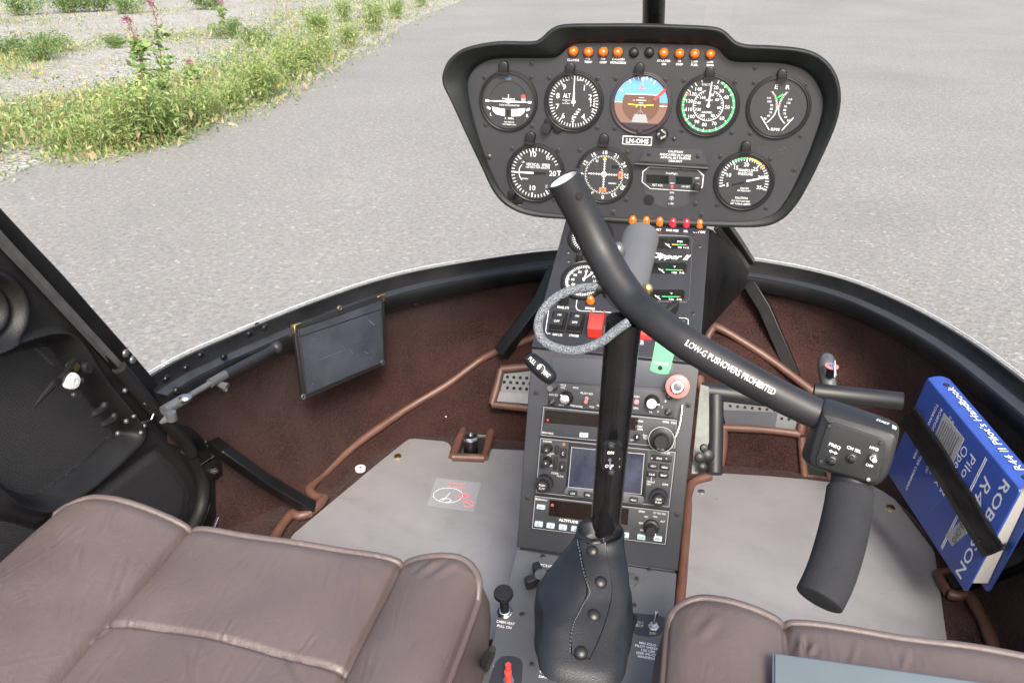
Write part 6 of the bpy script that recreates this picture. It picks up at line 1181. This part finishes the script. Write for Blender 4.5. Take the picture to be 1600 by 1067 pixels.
t = thing('folder', 'flat slate blue folder lying on the right seat cushion', 'folder', zr(1400, 1055, -.565)); FO = Frame(zr(1400, 1050, -.562), (1, -.02, .0), (.02, 1, .03)); fp = FO.pts([(1207, 1024), (1211, 1021.5), (1640, 1082), (1640, 1500), (1203, 1500)]); mb = MB('folder_edge'); mb.prism(FO.M, fp, -.004, .001); mb.use('folder_slate'); mb.prism(FO.M, offset_poly([Vector(p) for p in fp], .0014), 0, .0026, .0014); mb.build('cover', t)
# ================================================================ BINDER AND POUCH
CA, CBp, CD = (1448, 590), (1594, 766), (1386, 738)
A0 = at_d(*CA, 1.200); best = None
for i in range(60):
    for j in range(60):
        b2 = at_d(*CBp, 1.0+i*.005); d2 = at_d(*CD, 1.0+j*.005); q = proj(b2+d2-A0); e_ = math.hypot(q[0]-1500, q[1]-893)+120*abs((d2-A0).normalized().dot((b2-A0).normalized()))
        if best is None or e_ < best[0]: best = (e_, b2, d2)
Bp, Dp = best[1], best[2]; print('binder', best[0], (Bp-A0).length, (Dp-A0).length)
BF = Frame(A0, Dp-A0, Bp-A0); Wd = (Dp-A0).length; Lg = (Bp-A0).dot(BF.ey); TH = .031
bd = thing('ring_binder', 'blue pilot handbook binder leaning on the carpet, held by a black strap', 'binder', A0.lerp(Bp+Dp-A0, .5))
mb = MB('binder_blue'); mb.prism(BF.M, rrect(Wd, Lg, .006, 4, Wd/2, Lg/2), -.0028, 0, .001); mb.build('front_cover', bd)
mb = MB('binder_blue'); mb.prism(BF.M, rrect(Wd, Lg, .006, 4, Wd/2, Lg/2), -TH-.003, -TH, 0); mb.build('back_cover', bd)
mb = MB('binder_blue'); Ms = BF.M @ Matrix(((0, 0, 1, 0), (0, 1, 0, 0), (-1, 0, 0, 0), (0, 0, 0, 1))); prs = [(.004*-math.sin(math.pi*i/10)*1.0-.0006, -.0005-(TH+.002)*i/10) for i in range(11)]
mb.rings([[(x, y, z) for x, z in prs] for y in (.002, Lg*.25, Lg*.5, Lg*.75, Lg-.002)], BF.M, closed=False); mb.build('spine', bd, smooth=60)
mb = MB('paper'); mb.prism(BF.M, [(.006, .008), (Wd-.012, .008), (Wd-.012, Lg-.006), (.006, Lg-.016)], -TH+.001, -.0045); mb.build('pages', bd)
mb = MB('hole_black'); SPN = Frame(BF.M @ Vector((-.0052, 0, -TH/2)), BF.n*1.0, BF.ey)
for v_ in (.024, Lg-.018): mb.prism(SPN.M @ Matrix.Translation((0, v_, 0)), circ(.0042, 16), -.0004, .0005)
mb.build('finger_hole', bd)
mb = MB('white_paint')
def btx(s_, u, v_, cap, wd, rot=0, m_='white_paint', h=.0006, bold=.01, slant=0, align='C'): mb.use(m_); mb.text(BF.M @ Matrix.Translation((u, v_, 0)), s_, cap, h, align, wd, rot, bold, slant)
btx('ROBINSON', Wd*.5, Lg*.905, .0145, Wd*.92, bold=.012); btx('R44 II', Wd*.40, Lg*.79, .018, Wd*.46, slant=.3, bold=0)
for dv in (.70, .712): mb.bar(BF.M, (Wd*.05, Lg*dv), (Wd*.95, Lg*dv), .0012, .0002, .0006)
btx("Pilot's", Wd*.30, Lg*.62, .0135, Wd*.34, bold=0); btx('Operating', Wd*.37, Lg*.54, .0135, Wd*.48, bold=0); btx('Handbook', Wd*.37, Lg*.46, .0135, Wd*.48, bold=0)
mb.use('paper'); mb.prism(BF.M, BF.pts([(1475, 645), (1507, 686), (1487, 727), (1459, 686)]), 0, .0006)
for i in range(9):
    x = .0; a_, b2 = BF.px(1481, 683); squ = random.uniform(.7, 1); mb.use('grey_metal'); mb.bar(BF.M @ Matrix.Translation((a_, b2+.019-i*.0048, 0)), (-.017*squ, 0), (.017*squ, 0), .0011, .0006, .0009)
mb.use('paper'); mb.prism(BF.M, BF.pts([(1477, 836), (1510, 806), (1523, 822), (1488, 853)]), 0, .0006); a_, b2 = BF.px(1500, 829); btx('LN-OHS', a_, b2, .010, .045, 0, 'grey_metal', .0010)
for i, (s_, u, v_, wd) in enumerate((('ROBINSON HELICOPTER COMPANY', .50, .235, .84), ('TORRANCE, CALIFORNIA', .36, .185, .56), ('FAA APPROVED IN NORMAL CATEGORY', .34, .33, .56), ('BASED ON FAR 21 AND 27', .33, .365, .52))): btx(s_, Wd*u, Lg*v_, .0052, Wd*wd)
mb.build('lettering', bd)
mb = MB('white_paint'); mb.text(SPN.M @ Matrix.Translation((0, Lg*.5, 0)), "R44 II Pilot's Handbook", .0115, .0010, 'C', Lg*.74, -math.pi/2, 0); mb.build('lettering', bd)
st = thing('holding_strap', 'wide black strap stretched across the blue binder', 'strap', BF.M @ Vector((Wd*.5, Lg*.5, .004)))
def bp(x, y, h): return BF.M @ Vector((*BF.px(x, y, h), h))
mb = MB('strap_black'); SA = [(1428, 636), (1440, 650), (1470, 695), (1500, 744), (1530, 793), (1560, 843), (1570, 858)]; SB_ = [(1404, 660), (1416, 675), (1446, 722), (1474, 768), (1500, 812), (1528, 858), (1537, 870)]; n_ = 4
SA, SB_ = c2(SA, n_), c2(SB_, n_); rws = []
for i, (p, q) in enumerate(zip(SA, SB_)):
    hh = .0035+.0018*math.sin(i*.9); rws.append([bp(p[0]+(q[0]-p[0])*t_, p[1]+(q[1]-p[1])*t_, hh+.0012*math.sin(t_*6+i)) for t_ in (0, .25, .5, .75, 1)])
e0 = [p+(BF.n*-.030)-BF.ey*.010 for p in rws[0]]; e1 = [at_d(1582, 848, 1.10), at_d(1581, 853, 1.10), at_d(1579, 858, 1.10), at_d(1574, 863, 1.10), at_d(1568, 868, 1.10)]
rws = [e0]+rws+[[a_.lerp(b2, .5)+Vector((0, 0, .004)) for a_, b2 in zip(rws[-1], e1)], e1]; mb.rings(rws, closed=False); so_ = mb.build('strap_band', st, smooth=60); sm_ = so_.modifiers.new('thickness', 'SOLIDIFY'); sm_.thickness = .0022
mb = MB('rubber_dark'); mb.sph(Matrix.Translation(at_d(1577, 852, 1.10)), .008, .6); mb.build('strap_fastener', st)
pt = thing('map_pouch', 'black edged map pouch with dull clear window hanging on the carpeted nose', 'map pouch', zr(530, 560, -.66))
PA, PB_, PC_, PD = zr(458, 508, -.578), zr(600, 459, -.578), zr(603, 568, -.715), zr(472, 625, -.715)
PA, PB_, PC_, PD = [CAM+(q-CAM)*f_ for q, f_ in ((PA, .975), (PB_, .975), (PC_, .955), (PD, .955))]; PO = Frame(PD, PC_-PD, PA-PD); pq = [(458, 508), (530, 484), (600, 459), (601, 515), (603, 569), (540, 596), (473, 625), (466, 570)]
inn = Vector((.55, -.83, .1)); PO.o += PO.n*(.012 if PO.n.dot(CAM-PO.o) > 0 else -.012); PO.M.translation = PO.o
pp_ = PO.pts(pq); mb = MB('pouch_edge'); mb.prism(PO.M, pp_, -.006, .0012, .001); mb.build('backing', pt)
PI_ = [Vector((p.x, p.y)) for p in offset_poly([Vector(p) for p in pp_], .0072)]; mb = MB('pouch_window'); mb.prism(PO.M, PI_, 0, .0021, .0004); win = mb.build('clear_window', pt)
mb = MB('pouch_edge'); mb.tube([PO.M @ Vector((p.x, p.y, .0018)) for p in PI_]+[PO.M @ Vector((PI_[0].x, PI_[0].y, .0018))], .0016, 6); mb.tube([PO.M @ Vector((*PO.px(x, y), .0022)) for x, y in ((463, 527), (535, 503), (597, 482))], .0009, 6); mb.build('binding', pt)
mb = MB('dim_paint')
for (x, y), (x2, y2), w_ in (((498, 562), (535, 547), .9), ((486, 528), (492, 530), .9), ((562, 498), (572, 495), .8), ((575, 500), (584, 508), 2.4), ((545, 545), (550, 552), 1.2), ((486, 598), (489, 600), 1.4), ((577, 557), (580, 562), 1), ((551, 535), (566, 529), .5), ((566, 548), (574, 552), 1.4)): pline(mb, PO, [(x, y), (x2, y2)], w_*.6, .0024, 'grey_metal')
mb.build('scratches', win)
for (x, y), (dx1, dy1), (dx2, dy2) in (((458, 508), (11, -4), (1.5, 13)), ((600, 459), (-11, 4), (.4, 12))):
    mb = MB('brass'); mb.prism(PO.M, PO.pts([(x, y), (x+dx1, y+dy1), (x+dx1+dx2*.25, y+dy1+dy2*.25), (x+dx1*.3+dx2*.3, y+dy1*.3+dy2*.3), (x+dx1*.25+dx2, y+dy1*.25+dy2), (x+dx2, y+dy2)]), -.007, .0032, .0008); mb.build('corner_guard', pt)
for x, y, m_ in ((530, 481.5, 'brass'), (597, 566.5, 'steel'), (473, 619.5, 'steel')):
    mb = MB(m_); mb.lathe(PO.at(x, y), [(.0048, .001), (.0046, .0030), (.0030, .0034), (.0024, .001)], 18, cap1=False); mb.build('eyelet', pt)
